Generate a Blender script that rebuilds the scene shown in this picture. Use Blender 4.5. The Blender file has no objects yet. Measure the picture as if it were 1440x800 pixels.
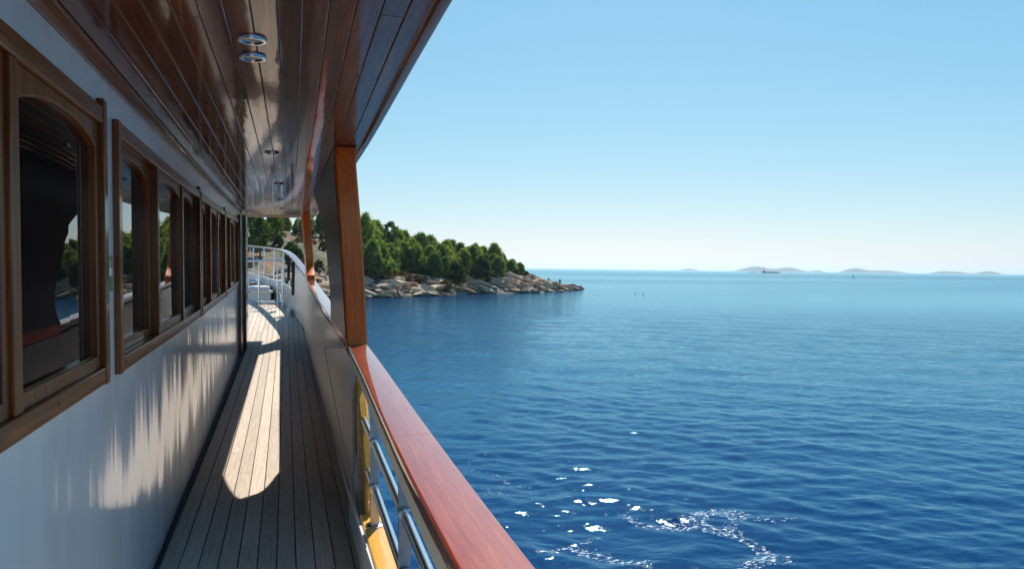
import bpy, bmesh, math, random
import numpy as np
from mathutils import Vector, Matrix, noise

S = bpy.context.scene
COL = S.collection
PI = math.pi
R = math.radians
random.seed(7)

# ------------------------------------------------------------------ camera
CAM_H = 5.0                      # metres above the sea
HEEL = R(-0.76)                  # the boat lists a little, the camera with it
YAW, PITCH = R(16.41), R(-1.46)
cam = bpy.data.cameras.new('camera')
cam.sensor_width = 36.0
cam.lens = 27.0
cam.clip_start = 0.05
cam.clip_end = 60000
co = bpy.data.objects.new('camera', cam)
COL.objects.link(co)
rot = Matrix.Rotation(HEEL, 4, 'Y') @ Matrix.Rotation(-YAW, 4, 'Z') @ Matrix.Rotation(PI / 2 + PITCH, 4, 'X')
co.matrix_world = Matrix.Translation((0, 0, CAM_H)) @ rot
S.camera = co

# ------------------------------------------------------------------ world, sun, exposure
SUN_DIR = Vector((0.40, 0.90, 1.0)).normalized()          # towards the sun
sun_el = math.asin(SUN_DIR.z)
sun_az = math.atan2(SUN_DIR.x, SUN_DIR.y)
w = bpy.data.worlds.new('World')
S.world = w
w.use_nodes = True
nt = w.node_tree
for n in list(nt.nodes):
    nt.nodes.remove(n)
wo = nt.nodes.new('ShaderNodeOutputWorld')
bg = nt.nodes.new('ShaderNodeBackground')
sky = nt.nodes.new('ShaderNodeTexSky')
sky.sky_type = 'NISHITA'
sky.sun_disc = False
sky.sun_elevation = sun_el
sky.sun_rotation = sun_az
sky.altitude = 0
sky.air_density = 1.0
sky.dust_density = 0.2
sky.ozone_density = 3.0
bg.inputs['Strength'].default_value = 0.1
# the camera's own colour response, the same for every direction of the sky
EXPO = 0.7
sp_ = nt.nodes.new('ShaderNodeSeparateColor'); cb_ = nt.nodes.new('ShaderNodeCombineColor')
nt.links.new(sky.outputs['Color'], sp_.inputs[0])
for i_, (gain, gam) in enumerate(((1.50, 1.0), (1.235, 0.60), (1.12, 0.35))):
    m1 = nt.nodes.new('ShaderNodeMath'); m1.operation = 'MULTIPLY'; m1.inputs[1].default_value = 0.06
    m2 = nt.nodes.new('ShaderNodeMath'); m2.operation = 'POWER'; m2.inputs[1].default_value = gam
    m3 = nt.nodes.new('ShaderNodeMath'); m3.operation = 'MULTIPLY'; m3.inputs[1].default_value = gain * 10 / 2 ** EXPO
    nt.links.new(sp_.outputs[i_], m1.inputs[0]); nt.links.new(m1.outputs[0], m2.inputs[0])
    nt.links.new(m2.outputs[0], m3.inputs[0]); nt.links.new(m3.outputs[0], cb_.inputs[i_])
nt.links.new(cb_.outputs[0], bg.inputs['Color'])
nt.links.new(bg.outputs['Background'], wo.inputs['Surface'])

sd = bpy.data.lights.new('sun', 'SUN')
sd.energy = 4.6
sd.angle = R(0.53)
sd.color = (1.0, 0.95, 0.86)
so = bpy.data.objects.new('sun', sd)
COL.objects.link(so)
so.rotation_euler = (-SUN_DIR).to_track_quat('-Z', 'Y').to_euler()
so.location = (20, 40, 60)

S.view_settings.view_transform = 'Standard'
S.view_settings.look = 'None'
S.view_settings.gamma = 1
S.view_settings.use_curve_mapping = False
S.view_settings.exposure = EXPO
S.render.engine = 'CYCLES'
S.cycles.max_bounces = 8
S.cycles.glossy_bounces = 4
S.cycles.transmission_bounces = 4
S.cycles.volume_bounces = 0
S.cycles.caustics_reflective = True
S.cycles.sample_clamp_indirect = 6
S.cycles.use_denoising = True

# ------------------------------------------------------------------ materials
def newmat(name):
    m = bpy.data.materials.new(name)
    m.use_nodes = True
    t = m.node_tree
    return m, t, t.nodes['Principled BSDF']

def N(t, kind, **kw):
    n = t.nodes.new(kind)
    for k, v in kw.items():
        if k in n.inputs:
            n.inputs[k].default_value = v
        else:
            setattr(n, k, v)
    return n

def ramp(t, fac, stops):
    r = t.nodes.new('ShaderNodeValToRGB')
    els = r.color_ramp.elements
    while len(els) < len(stops):
        els.new(0.5)
    for e, (p, c) in zip(els, stops):
        e.position = p
        e.color = (*c, 1)
    t.links.new(fac, r.inputs['Fac'])
    return r.outputs['Color']

def coords(t, scale=(1, 1, 1), space='Object', loc=None):
    tc = t.nodes.new('ShaderNodeTexCoord')
    mp = t.nodes.new('ShaderNodeMapping')
    mp.inputs['Scale'].default_value = scale
    t.links.new(tc.outputs[space], mp.inputs['Vector'])
    if loc is not None:
        t.links.new(loc, mp.inputs['Location'])
    return mp.outputs['Vector']

def mixc(t, fac, a, b, mode='MIX'):
    m = t.nodes.new('ShaderNodeMix')
    m.data_type = 'RGBA'
    m.blend_type = mode
    for s, x in ((m.inputs[0], fac), (m.inputs[6], a), (m.inputs[7], b)):
        if isinstance(x, (int, float)):
            s.default_value = x
        elif isinstance(x, tuple):
            s.default_value = (*x, 1) if len(x) == 3 else x
        else:
            t.links.new(x, s)
    return m.outputs[2]

def math_(t, op, a, b=0.0, c=0.0, clamp=False):
    m = t.nodes.new('ShaderNodeMath')
    m.operation = op
    m.use_clamp = clamp
    for s, x in zip(m.inputs, (a, b, c)):
        if isinstance(x, (int, float)):
            s.default_value = x
        else:
            t.links.new(x, s)
    return m.outputs[0]

def bump(t, b, height, strength=0.3, dist=0.01, normal=None, coat=False):
    n = t.nodes.new('ShaderNodeBump')
    n.inputs['Strength'].default_value = strength
    n.inputs['Distance'].default_value = dist
    t.links.new(height, n.inputs['Height'])
    if normal:
        t.links.new(normal, n.inputs['Normal'])
    t.links.new(n.outputs['Normal'], b.inputs['Normal'])
    if coat:
        t.links.new(n.outputs['Normal'], b.inputs['Coat Normal'])
    return n.outputs['Normal']

def noise_n(t, vec, scale, detail=4, rough=0.5, dist=0.0):
    n = t.nodes.new('ShaderNodeTexNoise')
    n.inputs['Scale'].default_value = scale
    n.inputs['Detail'].default_value = detail
    n.inputs['Roughness'].default_value = rough
    n.inputs['Distortion'].default_value = dist
    t.links.new(vec, n.inputs['Vector'])
    return n.outputs['Fac']

def rnd_loc(t):
    oi = t.nodes.new('ShaderNodeObjectInfo')
    c = t.nodes.new('ShaderNodeCombineXYZ')
    s = math_(t, 'MULTIPLY', oi.outputs['Random'], 37.0)
    t.links.new(s, c.inputs[0]); t.links.new(s, c.inputs[1]); t.links.new(s, c.inputs[2])
    return c.outputs[0], oi.outputs['Random']

def wood(name, dark, mid, light, axis='y', rough=0.4, coat=1.0, crough=0.06, vary=0.35, wav=0.0, streak=2.0):
    m, t, b = newmat(name)
    loc, rnd = rnd_loc(t)
    sc = {'x': (1, 26, 26), 'y': (26, 1, 26), 'z': (26, 26, 1)}[axis]
    v = coords(t, sc, loc=loc)
    f = noise_n(t, v, streak, 6, 0.62, 0.6)
    c = ramp(t, f, [(0.28, dark), (0.5, mid), (0.72, light)])
    v2 = coords(t, tuple(x * 4 for x in sc), loc=loc)
    g = noise_n(t, v2, 3.0, 2, 0.5)
    g2 = math_(t, 'MULTIPLY_ADD', g, 0.5, 0.72)
    gc = t.nodes.new('ShaderNodeCombineColor')
    for i in range(3):
        t.links.new(g2, gc.inputs[i])
    c = mixc(t, 1.0, c, gc.outputs[0], 'MULTIPLY')
    br = math_(t, 'MULTIPLY_ADD', rnd, vary * 2, 1 - vary)
    bc = t.nodes.new('ShaderNodeCombineColor')
    for i in range(3):
        t.links.new(br, bc.inputs[i])
    c = mixc(t, 1.0, c, bc.outputs[0], 'MULTIPLY')
    t.links.new(c, b.inputs['Base Color'])
    b.inputs['Roughness'].default_value = rough
    b.inputs['Coat Weight'].default_value = coat
    b.inputs['Coat Roughness'].default_value = crough
    b.inputs['Coat IOR'].default_value = 1.6
    b.inputs['Specular IOR Level'].default_value = 0.1 if coat else 0.35
    n1 = bump(t, b, g, 0.12, 0.002)
    if wav:
        wv = coords(t, (5, 1.2, 5), loc=loc)
        h = noise_n(t, wv, 1.6, 3, 0.55)
        cn = t.nodes.new('ShaderNodeBump')
        cn.inputs['Strength'].default_value = wav; cn.inputs['Distance'].default_value = 0.02
        t.links.new(h, cn.inputs['Height']); t.links.new(cn.outputs['Normal'], b.inputs['Coat Normal'])
    return m

M = {}
M['rail_wood'] = wood('rail_varnish', (0.22, 0.022, 0.006), (0.30, 0.040, 0.008), (0.40, 0.075, 0.013), 'y', 0.35, 1.0, 0.035, 0.05, 0.03, 3.5)
M['post_wood'] = wood('post_varnish', (0.64, 0.090, 0.008), (0.80, 0.145, 0.014), (0.88, 0.21, 0.024), 'z', 0.5, 0.35, 0.07, 0.08, 0.05)
M['coam_wood'] = wood('coaming_varnish', (0.60, 0.27, 0.035), (0.76, 0.38, 0.06), (0.84, 0.48, 0.10), 'y', 0.35, 1.0, 0.08, 0.08, 0.05)
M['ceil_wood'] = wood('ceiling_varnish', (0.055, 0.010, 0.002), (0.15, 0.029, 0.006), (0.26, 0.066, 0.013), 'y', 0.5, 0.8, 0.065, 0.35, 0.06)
M['frame_wood'] = wood('frame_varnish', (0.085, 0.023, 0.005), (0.17, 0.049, 0.010), (0.27, 0.090, 0.018), 'y', 0.4, 0.45, 0.08, 0.15, 0.03)
M['frame_wood_v'] = wood('frame_varnish_upright', (0.085, 0.023, 0.005), (0.17, 0.049, 0.010), (0.27, 0.090, 0.018), 'z', 0.4, 0.45, 0.08, 0.15, 0.03)
M['shaded_post_wood'] = wood('shaded_post_varnish', (0.05, 0.012, 0.004), (0.10, 0.028, 0.008), (0.16, 0.05, 0.014), 'z', 0.5, 0.22, 0.16, 0.1, 0.05)  # darker copy of the post wood, shade put into its colour
M['teak'] = wood('teak_deck', (0.37, 0.29, 0.222), (0.49, 0.398, 0.315), (0.60, 0.50, 0.405), 'y', 0.62, 0.0, 0.3, 0.16, 0.0, 3.0)
M['teak'].node_tree.nodes['Principled BSDF'].inputs['Specular IOR Level'].default_value = 0.35

M['ceil_wood'].node_tree.nodes['Principled BSDF'].inputs['Coat IOR'].default_value = 1.48

M['rail_wood'].node_tree.nodes['Principled BSDF'].inputs['Coat IOR'].default_value = 1.5

def plain(name, col, rough=0.5, metal=0.0, coat=0.0, nscale=9.0, var=0.12, bstr=0.0):
    m, t, b = newmat(name)
    v = coords(t)
    f = noise_n(t, v, nscale, 5, 0.6)
    a = tuple(max(0, c * (1 - var)) for c in col)
    d = tuple(min(1, c * (1 + var)) for c in col)
    t.links.new(ramp(t, f, [(0.3, a), (0.7, d)]), b.inputs['Base Color'])
    b.inputs['Roughness'].default_value = rough
    b.inputs['Metallic'].default_value = metal
    b.inputs['Coat Weight'].default_value = coat
    b.inputs['Coat Roughness'].default_value = 0.08
    if bstr:
        bump(t, b, f, bstr, 0.01)
    return m

M['caulk'] = plain('caulk', (0.012, 0.012, 0.013), 0.7)
M['white'] = plain('white_paint', (0.74, 0.74, 0.72), 0.35, 0, 0.3, 5, 0.04)
M['bul_paint'] = plain('bulwark_paint', (0.46, 0.42, 0.39), 0.45, 0, 0.2, 3, 0.07, 0.05)
M['cream'] = plain('cream_paint', (0.86, 0.75, 0.56), 0.5, 0, 0.0, 6, 0.06)
M['hull'] = plain('hull_paint', (0.72, 0.73, 0.74), 0.3, 0, 0.4, 1, 0.03)
M['steel'] = plain('stainless_steel', (0.62, 0.63, 0.65), 0.16, 1.0, 0, 20, 0.05)
M['steel_dull'] = plain('brushed_steel', (0.40, 0.41, 0.43), 0.35, 1.0, 0, 30, 0.08)
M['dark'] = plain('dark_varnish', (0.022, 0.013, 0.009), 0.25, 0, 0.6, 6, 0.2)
M['rubber'] = plain('black_rope', (0.02, 0.02, 0.024), 0.7, 0, 0, 30, 0.3)
M['rope'] = plain('pale_rope', (0.50, 0.45, 0.36), 0.85, 0, 0, 40, 0.2)
M['green'] = plain('sign_green', (0.02, 0.22, 0.06), 0.4, 0, 0, 20, 0.05)
M['lens'] = plain('lamp_glass', (0.40, 0.46, 0.41), 0.5, 0, 0.1, 25, 0.15)
M['cushion'] = plain('cushion', (0.62, 0.60, 0.60), 0.8, 0, 0, 12, 0.06)
M['skin'] = plain('skin', (0.35, 0.19, 0.12), 0.6, 0, 0, 4, 0.08)
M['black_cloth'] = plain('dark_cloth', (0.02, 0.022, 0.03), 0.85, 0, 0, 8, 0.2)
M['red_cloth'] = plain('pink_red_cloth', (0.55, 0.06, 0.10), 0.85, 0, 0, 8, 0.2)
M['hair'] = plain('hair', (0.02, 0.014, 0.01), 0.6, 0, 0, 8, 0.2)
M['ship_dark'] = plain('ship_hull', (0.03, 0.035, 0.05), 0.5, 0, 0, 0.2, 0.2)
M['ship_white'] = plain('ship_white', (0.6, 0.6, 0.6), 0.5, 0, 0, 0.2, 0.1)
M['sail'] = plain('sail_cloth', (0.8, 0.8, 0.78), 0.8, 0, 0, 0.5, 0.05)
M['bark'] = plain('bark', (0.13, 0.085, 0.055), 0.9, 0, 0, 6, 0.35, 0.5)

# glossy white cabin side: slightly rippled enamel, ripples run upright
m, t, b = newmat('cabin_enamel')
v = coords(t, (1, 1, 1))
f = noise_n(t, v, 1.3, 4, 0.6)
t.links.new(ramp(t, f, [(0.3, (0.64, 0.68, 0.74)), (0.7, (0.70, 0.74, 0.79))]), b.inputs['Base Color'])
b.inputs['Roughness'].default_value = 0.42
b.inputs['Coat Weight'].default_value = 1.0
b.inputs['Coat Roughness'].default_value = 0.12
b.inputs['Coat IOR'].default_value = 1.6
r1 = noise_n(t, coords(t, (1, 2.6, 0.22)), 1.0, 3, 0.45)
r2 = noise_n(t, coords(t, (1, 26, 0.8)), 1.0, 2, 0.5)
h = math_(t, 'MULTIPLY_ADD', r2, 0.012, r1)
bump(t, b, h, 1.0, 0.013, coat=True)
M['enamel'] = m

# dark tinted window glass
m, t, b = newmat('window_glass')
b.inputs['Base Color'].default_value = (0.006, 0.007, 0.008, 1)
b.inputs['Roughness'].default_value = 0.015
b.inputs['IOR'].default_value = 1.75
f = noise_n(t, coords(t, (1, 1, 1)), 3.0, 2, 0.5)
M['glass'] = m

# sea: dark blue body seen through a Fresnel surface
m, t, b = newmat('sea_water')
b.inputs['Specular IOR Level'].default_value = 0.0
b.inputs['Roughness'].default_value = 1.0
v = coords(t)
big = noise_n(t, coords(t, (0.012, 0.035, 1)), 1.0, 4, 0.55, 0.5)
body = ramp(t, big, [(0.3, (0.0006, 0.0165, 0.072)), (0.7, (0.0014, 0.031, 0.112))])
at = N(t, 'ShaderNodeAttribute', attribute_name='foam_sparkle')
sp = noise_n(t, coords(t, (9, 13, 9)), 1.0, 5, 0.78)
fo = math_(t, 'ADD', at.outputs['Fac'], math_(t, 'MULTIPLY_ADD', sp, 1.0, -1.12))
fo = math_(t, 'MULTIPLY', fo, 9.0, clamp=True)
t.links.new(mixc(t, fo, body, (0.72, 0.78, 0.80)), b.inputs['Base Color'])
n1 = noise_n(t, coords(t, (2.2, 4.4, 1)), 1.0, 4, 0.6, 0.4)
n2 = noise_n(t, coords(t, (0.35, 0.8, 1)), 1.0, 3, 0.6, 0.4)
ru = N(t, 'ShaderNodeAttribute', attribute_name='ruffle')
na = bump(t, b, math_(t, 'MULTIPLY', n2, ru.outputs['Fac']), 1.0, 0.14)
nb = bump(t, b, math_(t, 'MULTIPLY', n1, ru.outputs['Fac']), 1.0, 0.085, na)
gl = t.nodes.new('ShaderNodeBsdfGlossy')
gl.inputs['Roughness'].default_value = 0.07
gl.inputs['Color'].default_value = (0.54, 0.90, 1.0, 1)
t.links.new(nb, gl.inputs['Normal'])
fr = t.nodes.new('ShaderNodeFresnel'); fr.inputs['IOR'].default_value = 1.33
t.links.new(nb, fr.inputs['Normal'])
mx = t.nodes.new('ShaderNodeMixShader')
t.links.new(math_(t, 'MULTIPLY', fr.outputs[0], math_(t, 'SUBTRACT', 1.0, fo)), mx.inputs[0])
t.links.new(b.outputs[0], mx.inputs[1]); t.links.new(gl.outputs[0], mx.inputs[2])
t.links.new(mx.outputs[0], t.nodes['Material Output'].inputs['Surface'])
M['sea'] = m

# headland ground: rock low down, darkened as shade between boulders, red earth and dry scrub above
m, t, b = newmat('headland_ground')
tc = t.nodes.new('ShaderNodeTexCoord')
sep = t.nodes.new('ShaderNodeSeparateXYZ')
t.links.new(tc.outputs['Object'], sep.inputs[0])
n1 = noise_n(t, tc.outputs['Object'], 0.35, 6, 0.65)
n2 = noise_n(t, tc.outputs['Object'], 0.11, 5, 0.6)
n3 = noise_n(t, tc.outputs['Object'], 1.6, 5, 0.7)
rock = ramp(t, n3, [(0.3, (0.07, 0.05, 0.038)), (0.5, (0.17, 0.13, 0.10)), (0.7, (0.30, 0.24, 0.18))])
soil = ramp(t, n1, [(0.3, (0.18, 0.07, 0.03)), (0.55, (0.28, 0.125, 0.055)), (0.75, (0.32, 0.18, 0.09))])
scrub = ramp(t, n3, [(0.3, (0.035, 0.05, 0.018)), (0.7, (0.11, 0.115, 0.05))])
up = math_(t, 'MULTIPLY_ADD', n2, 1.0, math_(t, 'MULTIPLY_ADD', n1, 0.7, -0.42))
up = math_(t, 'MULTIPLY_ADD', up, 5.0, -1.2, True)
veg = mixc(t, up, soil, scrub)
zz = math_(t, 'MULTIPLY_ADD', n1, 2.6, sep.outputs['Z'])
lo = math_(t, 'MULTIPLY_ADD', zz, 1.0, -4.6, True)
t.links.new(mixc(t, lo, rock, veg), b.inputs['Base Color'])
b.inputs['Roughness'].default_value = 0.95
bump(t, b, n3, 0.8, 0.35)
M['land'] = m

m, t, b = newmat('limestone')
loc, rnd = rnd_loc(t)
f = noise_n(t, coords(t, (1, 1, 3.2), loc=loc), 1.7, 6, 0.65)
c = ramp(t, f, [(0.30, (0.10, 0.070, 0.05)), (0.47, (0.44, 0.32, 0.22)), (0.75, (0.70, 0.56, 0.41))])
tint = ramp(t, rnd, [(0.0, (0.62, 0.60, 0.62)), (0.35, (1.0, 1.0, 1.0)), (0.75, (1.05, 0.98, 0.90)), (1.0, (0.95, 0.72, 0.52))])
geo = t.nodes.new('ShaderNodeNewGeometry'); sz = t.nodes.new('ShaderNodeSeparateXYZ')
t.links.new(geo.outputs['Position'], sz.inputs[0])
wet = math_(t, 'MULTIPLY_ADD', math_(t, 'MULTIPLY_ADD', f, 0.5, sz.outputs['Z']), -4.0, 2.6, True)   # weed and wet along the tide line
t.links.new(mixc(t, wet, mixc(t, 1.0, c, tint, 'MULTIPLY'), (0.035, 0.030, 0.022)), b.inputs['Base Color'])
b.inputs['Roughness'].default_value = 0.9
bump(t, b, f, 0.7, 0.25)
M['stone'] = m

def foliage(name, a, c, d):
    m, t, b = newmat(name)
    loc, rnd = rnd_loc(t)
    f = noise_n(t, coords(t, (1, 1, 1), loc=loc), 1.3, 4, 0.6)
    tu = N(t, 'ShaderNodeAttribute', attribute_name='tuft')
    f = math_(t, 'MULTIPLY_ADD', tu.outputs['Fac'], 0.55, math_(t, 'MULTIPLY', f, 0.45))
    k = ramp(t, f, [(0.2, a), (0.5, c), (0.8, d)])
    tint = ramp(t, rnd, [(0.0, (0.58, 0.68, 0.74)), (0.5, (1, 1, 1)), (0.85, (1.25, 1.15, 0.85)), (1.0, (1.6, 1.3, 0.8))])
    t.links.new(mixc(t, 1.0, k, tint, 'MULTIPLY'), b.inputs['Base Color'])
    b.inputs['Roughness'].default_value = 0.7
    b.inputs['Specular IOR Level'].default_value = 0.25
    tr = t.nodes.new('ShaderNodeBsdfTranslucent')
    t.links.new(mixc(t, 1.0, mixc(t, 1.0, k, tint, 'MULTIPLY'), (0.9, 1.0, 0.45), 'MULTIPLY'), tr.inputs['Color'])
    mx = t.nodes.new('ShaderNodeMixShader')
    mx.inputs[0].default_value = 0.48
    t.links.new(b.outputs[0], mx.inputs[1]); t.links.new(tr.outputs[0], mx.inputs[2])
    t.links.new(mx.outputs[0], t.nodes['Material Output'].inputs['Surface'])
    return m
M['needle'] = foliage('pine_needles', (0.045, 0.075, 0.032), (0.15, 0.205, 0.066), (0.31, 0.36, 0.11))
M['needle_b'] = foliage('bright_pine_needles', (0.05, 0.085, 0.012), (0.095, 0.15, 0.022), (0.15, 0.20, 0.035))
M['leaf'] = foliage('scrub_leaves', (0.020, 0.038, 0.012), (0.045, 0.070, 0.022), (0.09, 0.105, 0.035))
M['dry'] = foliage('dry_scrub', (0.085, 0.048, 0.028), (0.16, 0.095, 0.052), (0.22, 0.15, 0.085))

m, t, b = newmat('far_island')
f = noise_n(t, coords(t, (0.006, 0.006, 0.02)), 1.0, 5, 0.6)
t.links.new(ramp(t, f, [(0.35, (0.02, 0.033, 0.036)), (0.65, (0.05, 0.06, 0.058))]), b.inputs['Base Color'])
b.inputs['Roughness'].default_value = 1.0
M['island'] = m

# ------------------------------------------------------------------ helpers
def s(y):                                   # sheer of the deck
    return 0.0014 * max(0.0, y - 3.0) ** 2

def table(pts):
    ys = [p[0] for p in pts]
    def f(y):
        if y <= ys[0]:
            return pts[0][1]
        for i in range(len(pts) - 1):
            if y <= ys[i + 1]:
                # Catmull-Rom between the points, so that long curves stay fair
                p1, p2 = pts[i], pts[i + 1]
                p0 = pts[i - 1] if i > 0 else p1
                p3 = pts[i + 2] if i + 2 < len(pts) else p2
                h = p2[0] - p1[0]
                u = (y - p1[0]) / h
                m1 = (p2[1] - p0[1]) / max(1e-6, p2[0] - p0[0]) * h
                m2 = (p3[1] - p1[1]) / max(1e-6, p3[0] - p1[0]) * h
                return ((2*u**3-3*u*u+1)*p1[1] + (u**3-2*u*u+u)*m1 + (-2*u**3+3*u*u)*p2[1] + (u**3-u*u)*m2)
        return pts[-1][1]
    return f

rail_in = table([(-8, 0.28), (1.5, 0.322), (5.2, 0.395), (9, 0.385), (14, 0.375), (16.5, 0.37), (18.5, 0.255), (21, 0.058), (23, -0.21), (26.5, -1.08), (29.0, -2.0), (30.6, -2.8)])
rail_out = table([(-8, 0.43), (1.5, 0.474), (5.2, 0.520), (9, 0.525), (14, 0.53), (16.5, 0.52), (18.5, 0.41), (21, 0.22), (23, -0.04), (26.5, -0.90), (29.0, -1.82), (30.8, -2.8)])
rail_z = table([(-8, -0.62), (1.5, -0.60), (5.2, -0.53), (9, -0.45), (14, -0.31), (16.5, -0.19), (18.5, 0.0), (21, 0.28), (23, 0.44), (26.5, 0.62), (30.8, 0.85)])
ceil_out = table([(-6, 0.38), (1.9, 0.424), (5.2, 0.476), (10, 0.50), (17, 0.56)])

def wall_x(y):
    return -0.67 - 0.006 * max(0.0, y - 3.0)

def W_sheer(p):
    return (p[0], p[1], p[2] + s(p[1]))

def W_wall(p):
    return (p[0] + wall_x(p[1]), p[1], p[2] + s(p[1]))

def steps(a, b, d):
    n = max(1, int(math.ceil((b - a) / d - 1e-6)))
    return [a + (b - a) * i / n for i in range(n + 1)]

def rrect(x0, x1, z0, z1, r=0.01, n=3):
    pts = []
    for cx, cz, a0 in ((x1 - r, z1 - r, 0), (x0 + r, z1 - r, 90), (x0 + r, z0 + r, 180), (x1 - r, z0 + r, 270)):
        for i in range(n + 1):
            a = R(a0 + 90 * i / n)
            pts.append((cx + r * math.cos(a), cz + r * math.sin(a)))
    return pts

class MB:
    def __init__(self):
        self.v, self.f = [], []
    def add(self, vs, fs):
        k = len(self.v)
        self.v += [tuple(p) for p in vs]
        self.f += [tuple(i + k for i in q) for q in fs]
        return self
    def loft(self, secs, caps=True, closed=True):
        n = len(secs[0])
        vs = [p for q in secs for p in q]
        fs = []
        for i in range(len(secs) - 1):
            for j in range(n if closed else n - 1):
                a, b_ = i * n + j, i * n + (j + 1) % n
                fs.append((a, b_, b_ + n, a + n))
        if caps and closed:
            fs.append(tuple(range(n)))
            fs.append(tuple(range((len(secs) - 1) * n, len(secs) * n)))
        return self.add(vs, fs)
    def box(self, x0, x1, y0, y1, z0, z1, d=0.7):
        return self.loft([[(x0, y, z0), (x1, y, z0), (x1, y, z1), (x0, y, z1)] for y in steps(y0, y1, d)])
    def rbox(self, x0, x1, y0, y1, z0, z1, r=0.008, d=0.7):
        return self.loft([[(x, y, z) for x, z in rrect(x0, x1, z0, z1, r)] for y in steps(y0, y1, d)])
    def tube(self, path, r, n=10, taper=None):
        path = [Vector(p) for p in path]
        secs = []
        ref = Vector((0, 0, 1))
        for i, p in enumerate(path):
            d = (path[min(i + 1, len(path) - 1)] - path[max(i - 1, 0)]).normalized()
            u = d.cross(ref)
            if u.length < 0.05:
                u = d.cross(Vector((1, 0, 0)))
            u.normalize()
            v_ = u.cross(d)
            rr = r if taper is None else r * (1 + (taper - 1) * i / (len(path) - 1))
            secs.append([tuple(p + rr * (math.cos(2 * PI * j / n) * u + math.sin(2 * PI * j / n) * v_)) for j in range(n)])
        return self.loft(secs)
    def lathe(self, prof, c, axis='z', n=24):
        secs = []
        for rr, h in prof:
            row = []
            for j in range(n):
                a = 2 * PI * j / n
                p = {'z': (rr * math.cos(a), rr * math.sin(a), h), 'y': (rr * math.cos(a), h, rr * math.sin(a)), 'x': (h, rr * math.cos(a), rr * math.sin(a))}[axis]
                row.append((p[0] + c[0], p[1] + c[1], p[2] + c[2]))
            secs.append(row)
        return self.loft(secs)
    def mesh(self, name, warp=None, dz=0.0, origin=None):
        v_ = [warp(p) for p in self.v] if warp else self.v
        ox, oy, oz = origin or (0, 0, 0)
        v_ = [(p[0] - ox, p[1] - oy, p[2] + dz - oz) for p in v_]
        me = bpy.data.meshes.new(name)
        me.from_pydata(v_, [], self.f)
        bm = bmesh.new(); bm.from_mesh(me)
        bmesh.ops.recalc_face_normals(bm, faces=bm.faces)
        bm.to_mesh(me); bm.free()
        return me
    def build(self, name, mat, parent=None, warp=None, dz=0.0, bevel=0.0, smooth=True, origin=None, ang=38):
        me = self.mesh(name, warp, dz, origin)
        if smooth:
            me.polygons.foreach_set('use_smooth', [True] * len(me.polygons))
            me.set_sharp_from_angle(angle=R(ang))
        me.materials.append(M[mat])
        o = bpy.data.objects.new(name, me)
        COL.objects.link(o)
        if parent is not None:
            o.parent = parent
        if origin:
            o.location = origin
        if bevel:
            md = o.modifiers.new('bevel', 'BEVEL')
            md.width = bevel; md.segments = 2; md.limit_method = 'ANGLE'; md.angle_limit = R(40)
        return o

def empty(name, loc=(0, 0, 0), rz=0.0):
    o = bpy.data.objects.new(name, None)
    o.empty_display_size = 0.3
    COL.objects.link(o)
    o.location = loc
    o.rotation_euler = (0, 0, rz)
    return o

def tag(o, label=None, cat=None, group=None, kind=None):
    if label: o['label'] = label
    if cat: o['category'] = cat
    if group: o['group'] = group
    if kind: o['kind'] = kind
    return o

# ------------------------------------------------------------------ sea
def smooth_(a, b_, x):
    u = np.clip((x - a) / (b_ - a), 0, 1)
    return u * u * (3 - 2 * u)

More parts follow.
